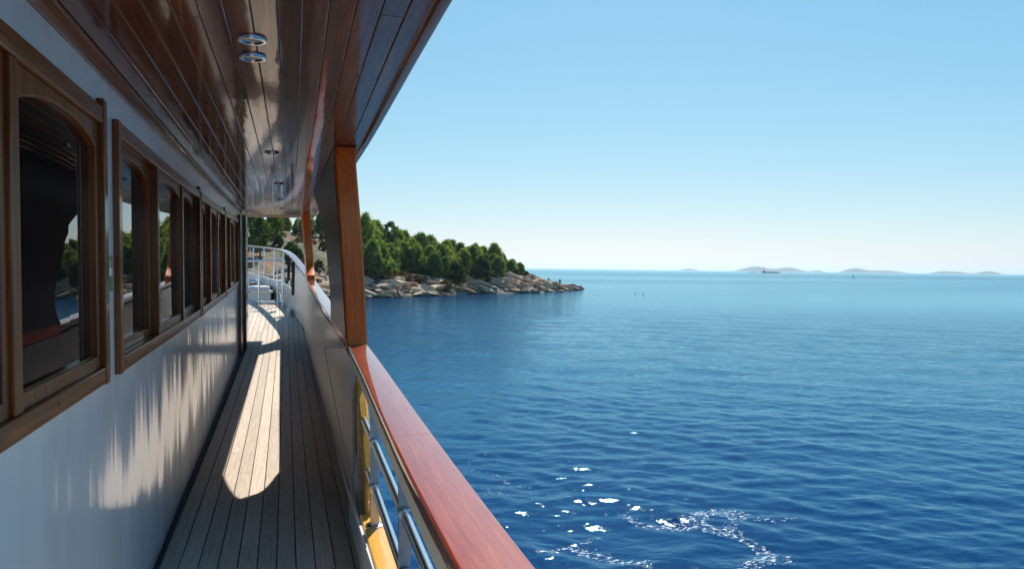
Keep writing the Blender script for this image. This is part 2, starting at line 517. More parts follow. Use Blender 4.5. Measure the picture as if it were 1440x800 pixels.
def build_sea():
    f_px = 1080 * 1024 / 1440
    rows = []
    dep = CAM_H / 7.5
    while CAM_H / dep < 420:
        rows.append(CAM_H / dep)
        dep -= 1.05 / f_px * (1 + 0.0 * dep)
    r = rows[-1]
    while r < 15000:
        r *= 1.12
        rows.append(min(r, 15000))
    rows = [0.5, 2, 4, 6] + rows
    az = list(np.radians(np.linspace(-2, 58, 920))) + list(np.radians(np.linspace(58, 115, 260)[1:])) + list(np.radians(np.linspace(115, 358, 110)[1:-1]))
    rr = np.array(rows); aa = np.array(az)
    nr, na = len(rr), len(aa)
    X = rr[:, None] * np.sin(aa)[None, :]
    Y = rr[:, None] * np.cos(aa)[None, :]
    dr = np.gradient(rr)[:, None] + 0 * X
    daz = np.gradient(aa)
    daz[0] = daz[-1] = daz[1]
    da = rr[:, None] * np.abs(daz)[None, :]
    rng = np.random.default_rng(5)
    Z = np.zeros_like(X); ZS = np.zeros_like(X)
    wind = R(214)                       # waves run roughly towards the boat
    for i in range(90):
        lam = 0.16 * (9.0 / 0.16) ** rng.random()
        th = wind + rng.normal(0, 0.55 if lam < 1.5 else 0.35)
        k = 2 * PI / lam
        sl = 0.0100 * (1.25 if lam < 0.9 else 0.95 if lam < 1.5 else 0.95 * (1.5 / lam) ** 0.9)
        amp = sl / k * 1.41
        cell = np.sqrt((dr * math.cos(th)) ** 2 + (da * math.sin(th - 0.45)) ** 2)
        cell = np.maximum(dr * abs(math.cos(th)), da)
        fade = np.clip((lam / np.maximum(cell, 1e-4) - 2.0) / 2.5, 0, 1)
        ph = k * (X * math.sin(th) + Y * math.cos(th)) + rng.random() * 6.28
        c = amp * fade * np.sin(ph + 0.35 * np.sin(0.21 * X + 0.13 * Y + i))
        if lam < 0.9:
            ZS += c
        else:
            Z += c
    # slow patches: smoother and rougher water
    patch = (np.sin(0.11 * X + 0.05 * Y + 1.3) * np.sin(0.045 * X - 0.083 * Y + 0.4) + 0.6 * np.sin(0.31 * X + 0.17 * Y) * np.sin(0.12 * X - 0.29 * Y + 2.0))
    mod = np.clip(1.0 + 0.35 * patch, 0.45, 1.6)
    # churned wake near the hull, with foamy streaks whose specks also paint sun sparkles
    def arc(pts, wd):
        d = np.full(X.shape, 1e9)
        for (x0, y0), (x1, y1) in zip(pts[:-1], pts[1:]):
            vx, vy = x1 - x0, y1 - y0
            u = np.clip(((X - x0) * vx + (Y - y0) * vy) / (vx * vx + vy * vy), 0, 1)
            d = np.minimum(d, np.hypot(X - x0 - u * vx, Y - y0 - u * vy))
        return np.exp(-(d / wd) ** 2)
    near = (rr[:, None] < 60) + 0 * X
    wob_x = 0.35 * np.sin(1.9 * X + 2.3 * Y) + 0.2 * np.sin(4.1 * X - 3.3 * Y)
    X0, Y0 = X.copy(), Y.copy()
    X = X0 + wob_x; Y = Y0 + 0.3 * np.sin(2.6 * X0 - 1.7 * Y0)
    wk1 = arc([(6.9, 13.9), (7.3, 13.57), (7.73, 13.25), (8.3, 12.9), (8.15, 12.2), (7.75, 11.3)], 0.55)
    wk2 = arc([(4.3, 12.9), (5.3, 12.7), (5.0, 12.1), (5.9, 12.0)], 0.5)
    wk3 = arc([(4.7, 19.4), (4.9, 18.3), (4.8, 16.7), (5.05, 15.8), (5.7, 15.9)], 0.5)
    wk4 = arc([(7.8, 13.3), (8.6, 13.9), (9.5, 13.3)], 0.45) + 0.7 * arc([(9.9, 12.9), (10.2, 12.2), (10.8, 12.0)], 0.35)
    slick = arc([(5.2, 14.3), (6.2, 13.2), (7.1, 12.4)], 0.6)
    X, Y = X0, Y0
    wk = np.clip(wk1 + 0.9 * wk2 + 0.8 * wk3 + 0.8 * wk4, 0, 1.3) * near
    mod = mod * (1 - 0.6 * slick * near) + 0.35 * wk
    Z = Z + ZS * mod
    Z += 0.05 * np.exp(-((np.hypot(X - 5.9, Y - 13.6) - 1.9) / 0.35) ** 2) * near
    foam_sparkle = np.clip(wk * 0.68, 0, 0.60)
    # wind lanes: calm and ruffled stretches of water, lying across the view
    r_ = np.hypot(X, Y)
    lane = np.sin(0.021 * (Y + 0.25 * X) + 1.2 * np.sin(0.006 * X + 0.5)) + 0.6 * np.sin(0.047 * (Y - 0.1 * X) + 0.9 * np.sin(0.013 * X))
    ruffle = 0.20 + 0.45 * smooth_(14, 70, r_) + 0.2 * lane * smooth_(30, 110, r_) + 0.8 * smooth_(300, 1000, r_)
    ruffle = np.clip(ruffle, 0.15, 1.6)
    me = bpy.data.meshes.new('sea')
    V = np.stack([X, Y, Z], -1).reshape(-1, 3)
    V = np.vstack([V, [[0, 0, 0]]])
    i = np.arange(nr - 1)[:, None]; j = np.arange(na)[None, :]
    a = i * na + j; b_ = i * na + (j + 1) % na
    quads = np.stack([a, b_, b_ + na, a + na], -1).reshape(-1, 4)
    c0 = nr * na
    tris = np.stack([np.full(na, c0), (np.arange(na) + 1) % na, np.arange(na)], -1)
    me.vertices.add(len(V)); me.vertices.foreach_set('co', V.astype(np.float32).ravel())
    loops = np.concatenate([quads[:, ::-1].ravel(), tris[:, ::-1].ravel()])
    me.loops.add(len(loops)); me.loops.foreach_set('vertex_index', loops.astype(np.int32))
    nq, ntr = len(quads), len(tris)
    me.polygons.add(nq + ntr)
    st = np.concatenate([np.arange(nq) * 4, nq * 4 + np.arange(ntr) * 3]).astype(np.int32)
    me.polygons.foreach_set('loop_start', st)
    me.update(calc_edges=True)
    me.validate()
    me.polygons.foreach_set('use_smooth', np.ones(len(me.polygons), dtype=bool))
    at_ = me.attributes.new('foam_sparkle', 'FLOAT', 'POINT')
    at_.data.foreach_set('value', np.append(foam_sparkle.ravel(), 0).astype(np.float32))
    at2 = me.attributes.new('ruffle', 'FLOAT', 'POINT')
    at2.data.foreach_set('value', np.append(ruffle.ravel(), 0.3).astype(np.float32))
    if me.polygons[10].normal.z < 0:
        me.flip_normals()
    me.materials.append(M['sea'])
    o = bpy.data.objects.new('sea', me)
    COL.objects.link(o)
    tag(o, 'deep blue rippled sea with sparkles and foamy water beside the boat', kind='structure')
    return o
build_sea()

# ------------------------------------------------------------------ headland
SHORE = [(-420, 150), (-240, 118), (-120, 98), (-60, 102), (-25, 107), (-5, 112), (4, 116), (11.6, 122.5), (17.5, 124.8), (26, 133.5),
         (36, 142.4), (46, 147.5), (57, 157), (65, 168), (71, 179), (73.5, 186), (66, 187), (52, 183), (42, 192), (30, 218), (5, 262), (-70, 330), (-420, 350)]
def inland(X, Y):
    d = np.full(X.shape, 1e9)
    ins = np.zeros(X.shape, bool)
    n = len(SHORE)
    for i in range(n):
        x0, y0 = SHORE[i]; x1, y1 = SHORE[(i + 1) % n]
        vx, vy = x1 - x0, y1 - y0
        u = np.clip(((X - x0) * vx + (Y - y0) * vy) / (vx * vx + vy * vy), 0, 1)
        d = np.minimum(d, np.hypot(X - x0 - u * vx, Y - y0 - u * vy))
        cond = ((y0 > Y) != (y1 > Y)) & (X < (x1 - x0) * (Y - y0) / (y1 - y0 + 1e-12) + x0)
        ins ^= cond
    return np.where(ins, d, -d)

def smooth01(a, b_, x):
    u = np.clip((x - a) / (b_ - a), 0, 1)
    return u * u * (3 - 2 * u)

def land_h(X, Y):
    d = inland(X, Y)
    d = d + 0.9 * np.sin(0.5 * X + 0.3 * Y) * np.sin(0.37 * X - 0.45 * Y + 1) + 0.5 * np.sin(1.3 * X - 0.6 * Y)
    tip = 0.30 + 0.70 * smooth01(4, 42, np.hypot(X - 74, Y - 186))
    dd = np.maximum(d, 0)
    left = 1 - smooth01(6, 30, X)
    bank = (3.3 + 0.6 * left) * (1 - np.exp(-dd / 5.0)) * tip
    hill = (0.10 + 0.13 * left) * np.clip(dd - 8, 0, 34) * smooth01(0.5, 1.0, tip) + 0.03 * np.clip(dd - 42, 0, 60)
    rough = 0.35 * np.sin(0.9 * X + 0.2 * Y) * np.sin(0.25 * X + 0.8 * Y) + 0.18 * np.sin(2.1 * X - 1.1 * Y) * np.sin(1.7 * Y + 0.6 * X)
    h_ = bank + hill + rough * np.clip(dd / 4, 0, 1) * tip
    return np.where(d > 0, h_, np.maximum(d * 0.35, -2.5))

def lh(x, y):
    return float(land_h(np.array([float(x)]), np.array([float(y)]))[0])

def build_land():
    xs = np.concatenate([np.linspace(-430, -62, 60), np.linspace(-60, 84, 181)])
    ys = np.concatenate([np.linspace(92, 200, 136), np.linspace(202, 356, 50)])
    X, Y = np.meshgrid(xs, ys)
    Z = land_h(X, Y)
    nx, ny = len(xs), len(ys)
    fs = []
    zf = Z
    for i in range(ny - 1):
        for j in range(nx - 1):
            if max(zf[i, j], zf[i, j + 1], zf[i + 1, j], zf[i + 1, j + 1]) > -1.9:
                a = i * nx + j
                fs.append((a, a + 1, a + nx + 1, a + nx))
    me = bpy.data.meshes.new('headland')
    me.from_pydata(np.stack([X, Y, Z], -1).reshape(-1, 3).tolist(), [], fs)
    bm = bmesh.new(); bm.from_mesh(me)
    bmesh.ops.delete(bm, geom=[v for v in bm.verts if not v.link_faces], context='VERTS')
    bm.to_mesh(me); bm.free()
    me.polygons.foreach_set('use_smooth', [True] * len(me.polygons))
    me.materials.append(M['land'])
    o = bpy.data.objects.new('headland', me)
    COL.objects.link(o)
    return tag(o, 'rocky headland with red earth running out into the sea', kind='structure')
headland = build_land()

def rock_mesh(seed):
    bm = bmesh.new()
    bmesh.ops.create_cube(bm, size=2)
    bmesh.ops.subdivide_edges(bm, edges=bm.edges, cuts=3, use_grid_fill=True)
    rg = random.Random(seed)
    off = Vector((rg.uniform(-50, 50), rg.uniform(-50, 50), rg.uniform(-50, 50)))
    planes = []
    for _ in range(7):
        nn = Vector((rg.gauss(0, 1), rg.gauss(0, 1), rg.gauss(0, 0.7))).normalized()
        planes.append((nn, rg.uniform(0.62, 0.95)))
    for v in bm.verts:
        p = v.co.normalized() * 0.55 + v.co * 0.5
        for nn, dd in planes:
            e = p.dot(nn) - dd
            if e > 0:
                p = p - nn * e * 0.9
        p = p + 0.16 * noise.noise_vector(p * 1.7 + off) + 0.06 * noise.noise_vector(p * 4.5 + off)
        p.z += 0.10 * math.floor(p.z * 2.2 + noise.noise(p * 1.2 + off)) * 0.5
        v.co = p
    me = bpy.data.meshes.new('rock')
    bm.to_mesh(me); bm.free()
    me.polygons.foreach_set('use_smooth', [True] * len(me.polygons))
    me.set_sharp_from_angle(angle=R(28))
    me.materials.append(M['stone'])
    return me
ROCKS = [rock_mesh(k) for k in range(10)]

def scatter_rocks():
    rg = random.Random(21)
    seg = SHORE[5:16]
    L = [math.dist(seg[i], seg[i + 1]) for i in range(len(seg) - 1)]
    tot = sum(L)
    spots = []
    for k in range(6000):
        if len(spots) >= 900:
            break
        u = rg.random() * tot
        i = 0
        while u > L[i]:
            u -= L[i]; i += 1
        (x0, y0), (x1, y1) = seg[i], seg[i + 1]
        tx, ty = (x1 - x0) / L[i], (y1 - y0) / L[i]
        inn = rg.uniform(-0.8, 8.0) if rg.random() < 0.9 else rg.uniform(6, 12)
        x, y = x0 + tx * u - ty * inn, y0 + ty * u + tx * inn
        z = lh(x, y)
        if z < -0.8 or z > 4.2:
            continue
        tipk = max(0.6, min(1.0, math.hypot(x - 74, y - 186) / 30))
        a = (0.38 + 1.0 * rg.random() ** 2.2) * tipk
        dip = 17 if x > 28 else rg.uniform(2, 16)
        M4 = (Matrix.Translation((x, y, z + 0.12 * a)) @ Matrix.Rotation(R(rg.uniform(5, 50)), 4, 'Z') @ Matrix.Rotation(R(dip + rg.uniform(-8, 8)), 4, 'Y')
              @ Matrix.Rotation(R(rg.uniform(-20, 6)), 4, 'X') @ Matrix.Diagonal((a * rg.uniform(1.3, 2.6), a * rg.uniform(0.8, 1.3), a * rg.uniform(0.22, 0.45), 1)))
        spots.append((a, M4, rg.choice(ROCKS)))
    spots.sort(key=lambda q: -q[0])
    for a, M4, me in spots[:290]:
        o = bpy.data.objects.new('rock', me)
        COL.objects.link(o)
        o.parent = headland
        o.matrix_local = M4
    vs, fs = [], []
    for a, M4, me in spots[290:]:
        k = len(vs)
        vs += [tuple(M4 @ v.co) for v in me.vertices]
        fs += [tuple(q + k for q in p_.vertices) for p_ in me.polygons]
    o = MB().add(vs, fs).build('rubble', 'stone', headland, ang=28)
    o['kind'] = 'stuff'
scatter_rocks()

# ------------------------------------------------------------------ vegetation
def crown_mesh(name, seed, h, rad, z0, nclump, blades, bl, bw, mat, shape=0.65, up=0.5, fill=0.45, lean=0.0, tight=0.9, spread=0.12):
    """leaf-sized blades grouped in tufts spread through the crown's volume"""
    rg = random.Random(seed)
    vs, fs, tuft = [], [], []
    lob = [(rg.uniform(0, 6.28), rg.uniform(0.1, 0.95), rg.uniform(0.12, 0.38)) for _ in range(9)]
    for _ in range(nclump):
        t_ = rg.random() ** 0.85
        prof = (math.sin(PI * min(1, (t_ * 0.92 + 0.08)) ** shape)) ** 0.8 if shape > 0 else min(1, t_ / 0.12) ** 0.5 * max(0.02, 1 - t_ ** 2.0) ** (-shape)
        prof = max(0.05, prof)
        a = rg.uniform(0, 2 * PI)
        k = 1.0
        for la, lt, ls in lob:
            k += ls * math.exp(-((math.cos(a - la) - 1) ** 2) * 6 - ((t_ - lt) / 0.14) ** 2) - 0.045
        rr = rad * prof * k * (rg.uniform(fill, 1.0))
        c = Vector((rr * math.cos(a) + lean * t_, rr * math.sin(a), z0 + (h - z0) * t_))
        outw = Vector((math.cos(a) * 0.8, math.sin(a) * 0.8, up + 0.6 * t_)).normalized()
        cs = rg.uniform(0.75, 1.3)
        tv = rg.random()
        for _b in range(blades):
            d = (outw * tight + Vector((rg.gauss(0, 0.7), rg.gauss(0, 0.7), rg.gauss(0, 0.55)))).normalized()
            l_ = bl * cs * rg.uniform(0.6, 1.2)
            sd_ = d.cross(Vector((rg.gauss(0, 1), rg.gauss(0, 1), rg.gauss(0, 1)))).normalized() * bw * cs * 0.5
            p = c + Vector((rg.gauss(0, spread), rg.gauss(0, spread), rg.gauss(0, spread * 0.8))) * rad * 0.45
            q = p + d * l_
            i = len(vs)
            vs += [tuple(p - sd_ * 0.6), tuple(p + sd_ * 0.6), tuple(p + d * l_ * 0.6 + sd_), tuple(q), tuple(p + d * l_ * 0.6 - sd_)]
            fs.append((i, i + 1, i + 2, i + 3, i + 4))
            tuft += [tv] * 5
    me = bpy.data.meshes.new(name)
    me.from_pydata(vs, [], fs)
    me.attributes.new('tuft', 'FLOAT', 'POINT').data.foreach_set('value', tuft)
    me.materials.append(M[mat])
    return me

def trunk_mesh(seed, h, r0, limbs=6, bend=0.3, lean=0.0):
    rg = random.Random(seed)
    b_ = MB()
    path = []
    ph = rg.uniform(0, 6)
    for i in range(7):
        t_ = i / 6
        path.append((lean * t_ * 0.8 + bend * 0.3 * math.sin(2.2 * t_ + ph) * t_, bend * 0.3 * math.cos(1.7 * t_ + ph) * t_, h * 0.88 * t_ - 0.4 * (1 - t_)))
    b_.tube(path, r0, 7, 0.25)
    for k in range(limbs):
        t_ = rg.uniform(0.3, 0.9)
        i = min(5, int(t_ * 6)); p = Vector(path[i]).lerp(Vector(path[i + 1]), t_ * 6 - i)
        a = rg.uniform(0, 6.28)
        l_ = h * 0.26 * (1.15 - t_)
        e = p + Vector((math.cos(a) * l_, math.sin(a) * l_, l_ * 0.55))
        b_.tube([p, p.lerp(e, 0.5) + Vector((0, 0, -0.05)), e], r0 * 0.4 * (1.1 - t_), 5, 0.3)
    me = b_.mesh('trunk')
    me.polygons.foreach_set('use_smooth', [True] * len(me.polygons))
    me.materials.append(M['bark'])
    return me

PINES = []
for k in range(6):
    hh = 6.0
    rd = [2.7, 3.1, 2.5, 3.2, 2.9, 2.6][k]
    PINES.append((trunk_mesh(40 + k, hh, 0.13), crown_mesh('crown', 60 + k, hh, rd, 0.3, 440, 14, 0.75, 0.095, 'needle', [-0.6, -0.7, -0.55, -0.75, -0.65, -0.5][k], 1.9, 0.5, 0.0, 1.7, 0.09)))
PINE_ROUND = (trunk_mesh(81, 8.6, 0.17, 5), crown_mesh('crown', 82, 8.8, 1.75, 5.6, 110, 16, 0.5, 0.12, 'needle', 1.0, 0.8, 0.45, 0.0, 1.3))
PINE_TUFT = (trunk_mesh(83, 9.0, 0.17, 9, 0.6), crown_mesh('crown', 84, 9.2, 2.0, 2.5, 150, 14, 0.9, 0.10, 'needle', 0.75, 1.2, 0.35, 0.0, 2.0, 0.08))
PINE_BRIGHT = (trunk_mesh(85, 6, 0.15, 6), crown_mesh('crown', 86, 6, 2.3, 1.0, 190, 16, 0.45, 0.14, 'needle_b', 1.0, 0.5))
BUSH_DARK = (trunk_mesh(87, 3.6, 0.12, 5), crown_mesh('crown', 88, 4.4, 2.5, 0.1, 230, 16, 0.36, 0.15, 'leaf', 1.0, 0.4, 0.5))
SHRUBS = [(trunk_mesh(90 + k, 1.2, 0.05, 4), crown_mesh('foliage', 95 + k, 1.6, 1.15, 0.0, 70, 14, 0.26, 0.11, 'leaf', 1.0, 0.6, 0.35)) for k in range(3)]
DRYS = [(trunk_mesh(110 + k, 0.9, 0.04, 4), crown_mesh('foliage', 115 + k, 1.3, 1.2, 0.0, 60, 14, 0.26, 0.09, 'dry', 1.0, 0.7, 0.35)) for k in range(2)]

def plant(name, meshes, x, y, sc, label, cat, group=None, rz=None, zs=1.0, parts=('trunk', 'crown'), sink=0.1):
    o = empty(name, (x, y, lh(x, y) - sink), random.uniform(0, 6.28) if rz is None else rz)
    o.scale = (sc, sc, sc * zs)
    for nm, me in zip(parts, meshes):
        c = bpy.data.objects.new(nm, me)
        COL.objects.link(c)
        c.parent = o
    tag(o, label, cat, group)
    return o

def at_az(px, r):           # bearing of a picture column at full width 1440 -> ground position at distance r
    a = math.atan((px - 720) / 1080) + YAW
    return r * math.sin(a), r * math.cos(a)

rg = random.Random(99)
taken = []
def free(x, y, dmin):
    if any(math.hypot(x - a, y - b_) < dmin for a, b_ in taken):
        return False
    taken.append((x, y))
    return True

# the wood on the headland
def wood_band():
    n = 0
    for k in range(6000):
        if n >= 200:
            break
        px = rg.uniform(492, 748)
        r = rg.uniform(128, 192)
        x, y = at_az(px, r)
        d = float(inland(np.array([x]), np.array([y]))[0])
        if d < 7.5 + 2.5 * math.sin(x * 0.4) or lh(x, y) < 2.3:
            continue
        if d > 34 and rg.random() < 0.45:
            continue
        if px > 700 and d < 9:
            continue
        if not free(x, y, 1.8):
            continue
        edge = max(0, min(1, (760 - px) / 160))
        sc = (0.74 + 0.30 * edge) * rg.uniform(0.72, 1.12)
        where = ('at the landward end of the wood' if px < 535 else 'near the round headed pine' if px < 590 else
                 'above the shady hollow' if px < 650 else 'by the big dark bush' if px < 700 else 'at the seaward end of the wood')
        row = 'front row over the boulders' if d < 13 else 'amid other pines' if d < 24 else 'against the sky'
        plant('pine_tree', PINES[n % 6], x, y, sc, 'green pine ' + where + ', ' + row, 'pine tree', 'pines ' + where + ', ' + row, zs=rg.uniform(0.78, 1.08))
        n += 1
wood_band()
x, y = at_az(513, 141)
plant('pine_tree', PINE_TUFT, x, y, 1.0, 'tall pine with spiky upswept tufts topping the wood beside the varnished post', 'pine tree')
x, y = at_az(549, 146)
plant('pine_tree', PINE_ROUND, x, y, 1.0, 'round headed dark pine standing up clear of the wood against the sky', 'pine tree')
x, y = at_az(676, 151.5)
plant('evergreen_bush', BUSH_DARK, x, y, 1.25, 'big rounded dark bush bulging from the wood down to the rocks', 'bush')
x, y = at_az(640, 147)
plant('evergreen_bush', BUSH_DARK, x, y, 1.05, 'dark evergreen bush filling the shady hollow between two rock slopes', 'bush')
for px, r, sc in ((712, 164, 1.25), (724, 168, 1.4), (733, 171, 1.2), (741, 174, 1.25), (716, 170, 1.5), (745, 178, 1.0)):
    x, y = at_az(px, r)
    plant('shrub', SHRUBS[px % 3], x, y, sc, 'low green shrub at the seaward end of the wood above the bare rock', 'shrub', 'shrubs at the seaward end of the wood', parts=('stem', 'foliage'))
for i in range(22):
    px = 500 + i * 6.5 + rg.uniform(-3, 3)
    for tr in range(12):
        x, y = at_az(px, rg.uniform(126, 146))
        d = float(inland(np.array([x]), np.array([y]))[0])
        if 5.0 < d < 8.0:
            break
    if i % 3:
        plant('shrub', DRYS[i % 2], x, y, rg.uniform(1.0, 1.6), 'rust brown dry shrub between the pale boulders and the pines', 'shrub', 'dry shrubs along the foot of the wood', parts=('stem', 'foliage'))
    else:
        plant('shrub', SHRUBS[i % 3], x, y, rg.uniform(0.5, 0.8), 'small green shrub between the pale boulders and the pines', 'shrub', 'green shrubs along the foot of the wood', parts=('stem', 'foliage'))

# the slope seen over the foredeck
x, y = at_az(366, 133); plant('pine_tree', PINE_BRIGHT, x, y, 1.05, 'bright yellow green rounded pine on the slope beyond the bow rail', 'pine tree')
x, y = at_az(385, 146); plant('pine_tree', PINE_BRIGHT, x, y, 0.95, 'bright green pointed pine just uphill of the yellow green rounded one', 'pine tree', zs=1.2)
x, y = at_az(414, 129); plant('evergreen_bush', BUSH_DARK, x, y, 0.85, 'dark round bush on the bare red slope beyond the bow', 'bush')
for i in range(26):
    px = rg.uniform(352, 490); r = rg.uniform(165, 205)
    x, y = at_az(px, r)
    if lh(x, y) < 5 or not free(x, y, 3.0):
        continue
    plant('pine_tree', PINES[i % 6], x, y, rg.uniform(0.6, 0.95), 'pine on the crest of the slope beyond the bow', 'pine tree', 'pines on the crest beyond the bow')
for i in range(40):
    px = rg.uniform(340, 482); r = rg.uniform(128, 172)
    x, y = at_az(px, r)
    if not free(x, y, 2.4):
        continue
    if i % 3 == 0:
        plant('shrub', DRYS[i % 2], x, y, rg.uniform(0.7, 1.4), 'dry brown shrub on the bare slope beyond the bow', 'shrub', 'dry shrubs on the slope beyond the bow', parts=('stem', 'foliage'))
    else:
        plant('shrub', SHRUBS[i % 3], x, y, rg.uniform(0.7, 1.6), 'green shrub on the bare slope beyond the bow', 'shrub', 'green shrubs on the slope beyond the bow', parts=('stem', 'foliage'))
for i in range(12):
    x, y = -rg.uniform(10, 60), rg.uniform(118, 190)
    if lh(x, y) < 3 or not free(x, y, 4):
        continue
    plant('pine_tree', PINES[i % 6], x, y, rg.uniform(0.7, 1.1), 'pine on the shore slope behind the cabin', 'pine tree', 'pines on the slope behind the cabin')

# ------------------------------------------------------------------ far islands
def island(px0, px1, r, peaks, label):
    n, d = 60, 14
    vs, fs = [], []
    for i in range(n + 1):
        u = i / n
        px = px0 + (px1 - px0) * u
        h_ = sum(a * math.exp(-((px - c) / w_) ** 2) for c, w_, a in peaks)
        h_ *= min(1, u * 9, (1 - u) * 9) * (1 + 0.06 * math.sin(i * 1.9) + 0.04 * math.sin(i * 4.3))
        a = math.atan((px - 720) / 1080) + YAW
        for j in range(d + 1):
            q = j / d
            rr = r + (q - 0.3) * 900
            hh = max(0, math.sin(PI * q)) ** 0.8 * h_ - 1.5
            vs.append((rr * math.sin(a), rr * math.cos(a), hh))
    for i in range(n):
        for j in range(d):
            a = i * (d + 1) + j
            fs.append((a, a + 1, a + d + 2, a + d + 1))
    o = MB().add(vs, fs).build('island', 'island', ang=80)
    return tag(o, label, kind='structure')
PXH = 7200 / 1080
island(948, 990, 9000, [(969, 12, 3.2 * PXH)], 'tiny pale islet alone on the sea horizon')
island(1024, 1168, 9000, [(1062, 22, 7.5 * PXH), (1110, 18, 6.5 * PXH), (1085, 40, 1.5 * PXH), (1150, 10, 3 * PXH)], 'pale blue two humped island behind the dark low ship')
island(1172, 1290, 9300, [(1202, 18, 7.5 * PXH), (1245, 26, 4.4 * PXH)], 'pale blue island with one steep hump and a long tail')
island(1296, 1418, 9600, [(1325, 16, 4.2 * PXH), (1348, 14, 3.2 * PXH), (1390, 18, 5.2 * PXH)], 'pale low chain of hills farthest from the headland')

# ------------------------------------------------------------------ ship, small boats, people
def ship():
    x, y = at_az(1083.5, 2150)
    a = math.atan((1083.5 - 720) / 1080) + YAW
    o = empty('cargo_ship', (x, y, 0), -a)
    L_, B_ = 47.0, 7.0
    secs = []
    for i in range(13):
        u = i / 12
        hw = B_ / 2 * (1 - max(0, (u - 0.72) / 0.28) ** 2 * 0.96) * (0.75 + 0.25 * min(1, u / 0.08))
        tz = 2.3 + 0.8 * max(0, (u - 0.8) / 0.2) ** 2 + 0.6 * max(0, (0.14 - u) / 0.14)
        secs.append([(-L_ / 2 + L_ * u, -hw, tz), (-L_ / 2 + L_ * u, -hw * 0.9, -0.6), (-L_ / 2 + L_ * u, hw * 0.9, -0.6), (-L_ / 2 + L_ * u, hw, tz)])
    MB().loft(secs).build('hull', 'ship_dark', o)
    MB().box(-18.0, -12.0, -2.6, 2.6, 2.3, 4.6).box(-17.0, -13.5, -2.2, 2.2, 4.6, 6.6).build('wheelhouse', 'ship_dark', o, bevel=0.1)
    MB().lathe([(0.6, 4.4), (0.5, 7.2)], (-18.6, 0, 0), 'z', 10).build('funnel', 'ship_dark', o)
    MB().tube([(-15, 0, 6.6), (-15, 0, 9.4)], 0.15, 6).build('mast', 'ship_dark', o)
    MB().box(-9, 15, -2.4, 2.4, 2.3, 3.2).build('hatch_cover', 'ship_dark', o, bevel=0.1)
    tag(o, 'low dark cargo ship with its wheelhouse aft lying off the islands', 'ship')
ship()
def skiff(px, r, name, label, L_=10.0, sail=False):
    x, y = at_az(px, r)
    a = math.atan((px - 720) / 1080) + YAW
    o = empty(name, (x, y, 0), -a)
    secs = []
    for i in range(9):
        u = i / 8
        hw = L_ * 0.15 * (1 - abs(2 * u - 0.9) ** 2.5 * 0.75)
        tz = L_ * 0.1 * (1 + 0.5 * abs(2 * u - 0.9) ** 2)
        secs.append([(-L_ / 2 + L_ * u, -hw, tz), (-L_ / 2 + L_ * u, -hw * 0.6, -0.2), (-L_ / 2 + L_ * u, hw * 0.6, -0.2), (-L_ / 2 + L_ * u, hw, tz)])
    MB().loft(secs).build('hull', 'ship_white' if sail else 'ship_dark', o)
    if sail:
        MB().tube([(0, 0, 0.3), (0, 0, L_ * 1.15)], 0.05, 6).build('mast', 'ship_white', o)
        vs, fs = [], []
        for i in range(7):
            t_ = i / 6
            for j in range(5):
                q = j / 4
                vs.append((-0.1 - q * (1 - t_) * L_ * 0.42, 0.25 * math.sin(PI * q) * (1 - t_), L_ * (0.15 + 0.95 * t_)))
        for i in range(6):
            for j in range(4):
                k = i * 5 + j
                fs.append((k, k + 1, k + 6, k + 5))
        sl = MB().add(vs, fs).build('sail', 'sail', o)
        md = sl.modifiers.new('thick', 'SOLIDIFY'); md.thickness = 0.02
    else:
        MB().box(-L_ * 0.18, L_ * 0.08, -L_ * 0.08, L_ * 0.08, L_ * 0.08, L_ * 0.2).build('cabin', 'ship_dark', o, bevel=0.05)
    tag(o, label, 'boat')
skiff(1057, 2150, 'fishing_boat', 'tiny dark boat just behind the stern of the low cargo ship', 9)
skiff(1063, 2190, 'fishing_boat', 'tiny dark boat between another tiny boat and the cargo ship', 7)
skiff(1201, 800, 'sailing_dinghy', 'tiny white sailing dinghy on open water before the islands', 2.8, True)

def skin_body(name, joints, edges, radii, mat, parent, root=0, sub=1):
    me = bpy.data.meshes.new(name)
    me.from_pydata(joints, edges, [])
    o = bpy.data.objects.new(name, me)
    COL.objects.link(o)
    o.parent = parent
    me.materials.append(M[mat])
    md = o.modifiers.new('skin', 'SKIN')
    md.use_smooth_shade = True
    sv = me.skin_vertices[0].data if me.skin_vertices else None
    if sv is None:
        bm = bmesh.new(); bm.from_mesh(me)
        bm.verts.layers.skin.verify(); bm.to_mesh(me); bm.free()
        sv = me.skin_vertices[0].data
    for i, r_ in enumerate(radii):
        sv[i].radius = (r_, r_)
        sv[i].use_root = (i == root)
    ss = o.modifiers.new('sub', 'SUBSURF'); ss.levels = sub; ss.render_levels = sub
    return o

def head_parts(o, c, hair='hair'):
    """hair cap, nose and ears for a head centred at c, facing +y"""
    vs, fs = [], []
    n = 10
    for i in range(6):
        th = PI * 0.56 * i / 5
        for j in range(n):
            a = 2 * PI * j / n
            rr = 0.108
            vs.append((c[0] + rr * 0.9 * math.sin(th) * math.cos(a), c[1] - 0.012 + rr * math.sin(th) * math.sin(a), c[2] + 0.012 + rr * 1.08 * math.cos(th) * (1 if math.sin(a) < 0.4 or i < 4 else 1.25)))
    for i in range(5):
        for j in range(n):
            a = i * n + j; b_ = i * n + (j + 1) % n
            fs.append((a, b_, b_ + n, a + n))
    MB().add(vs, fs).build('hair', hair, o)

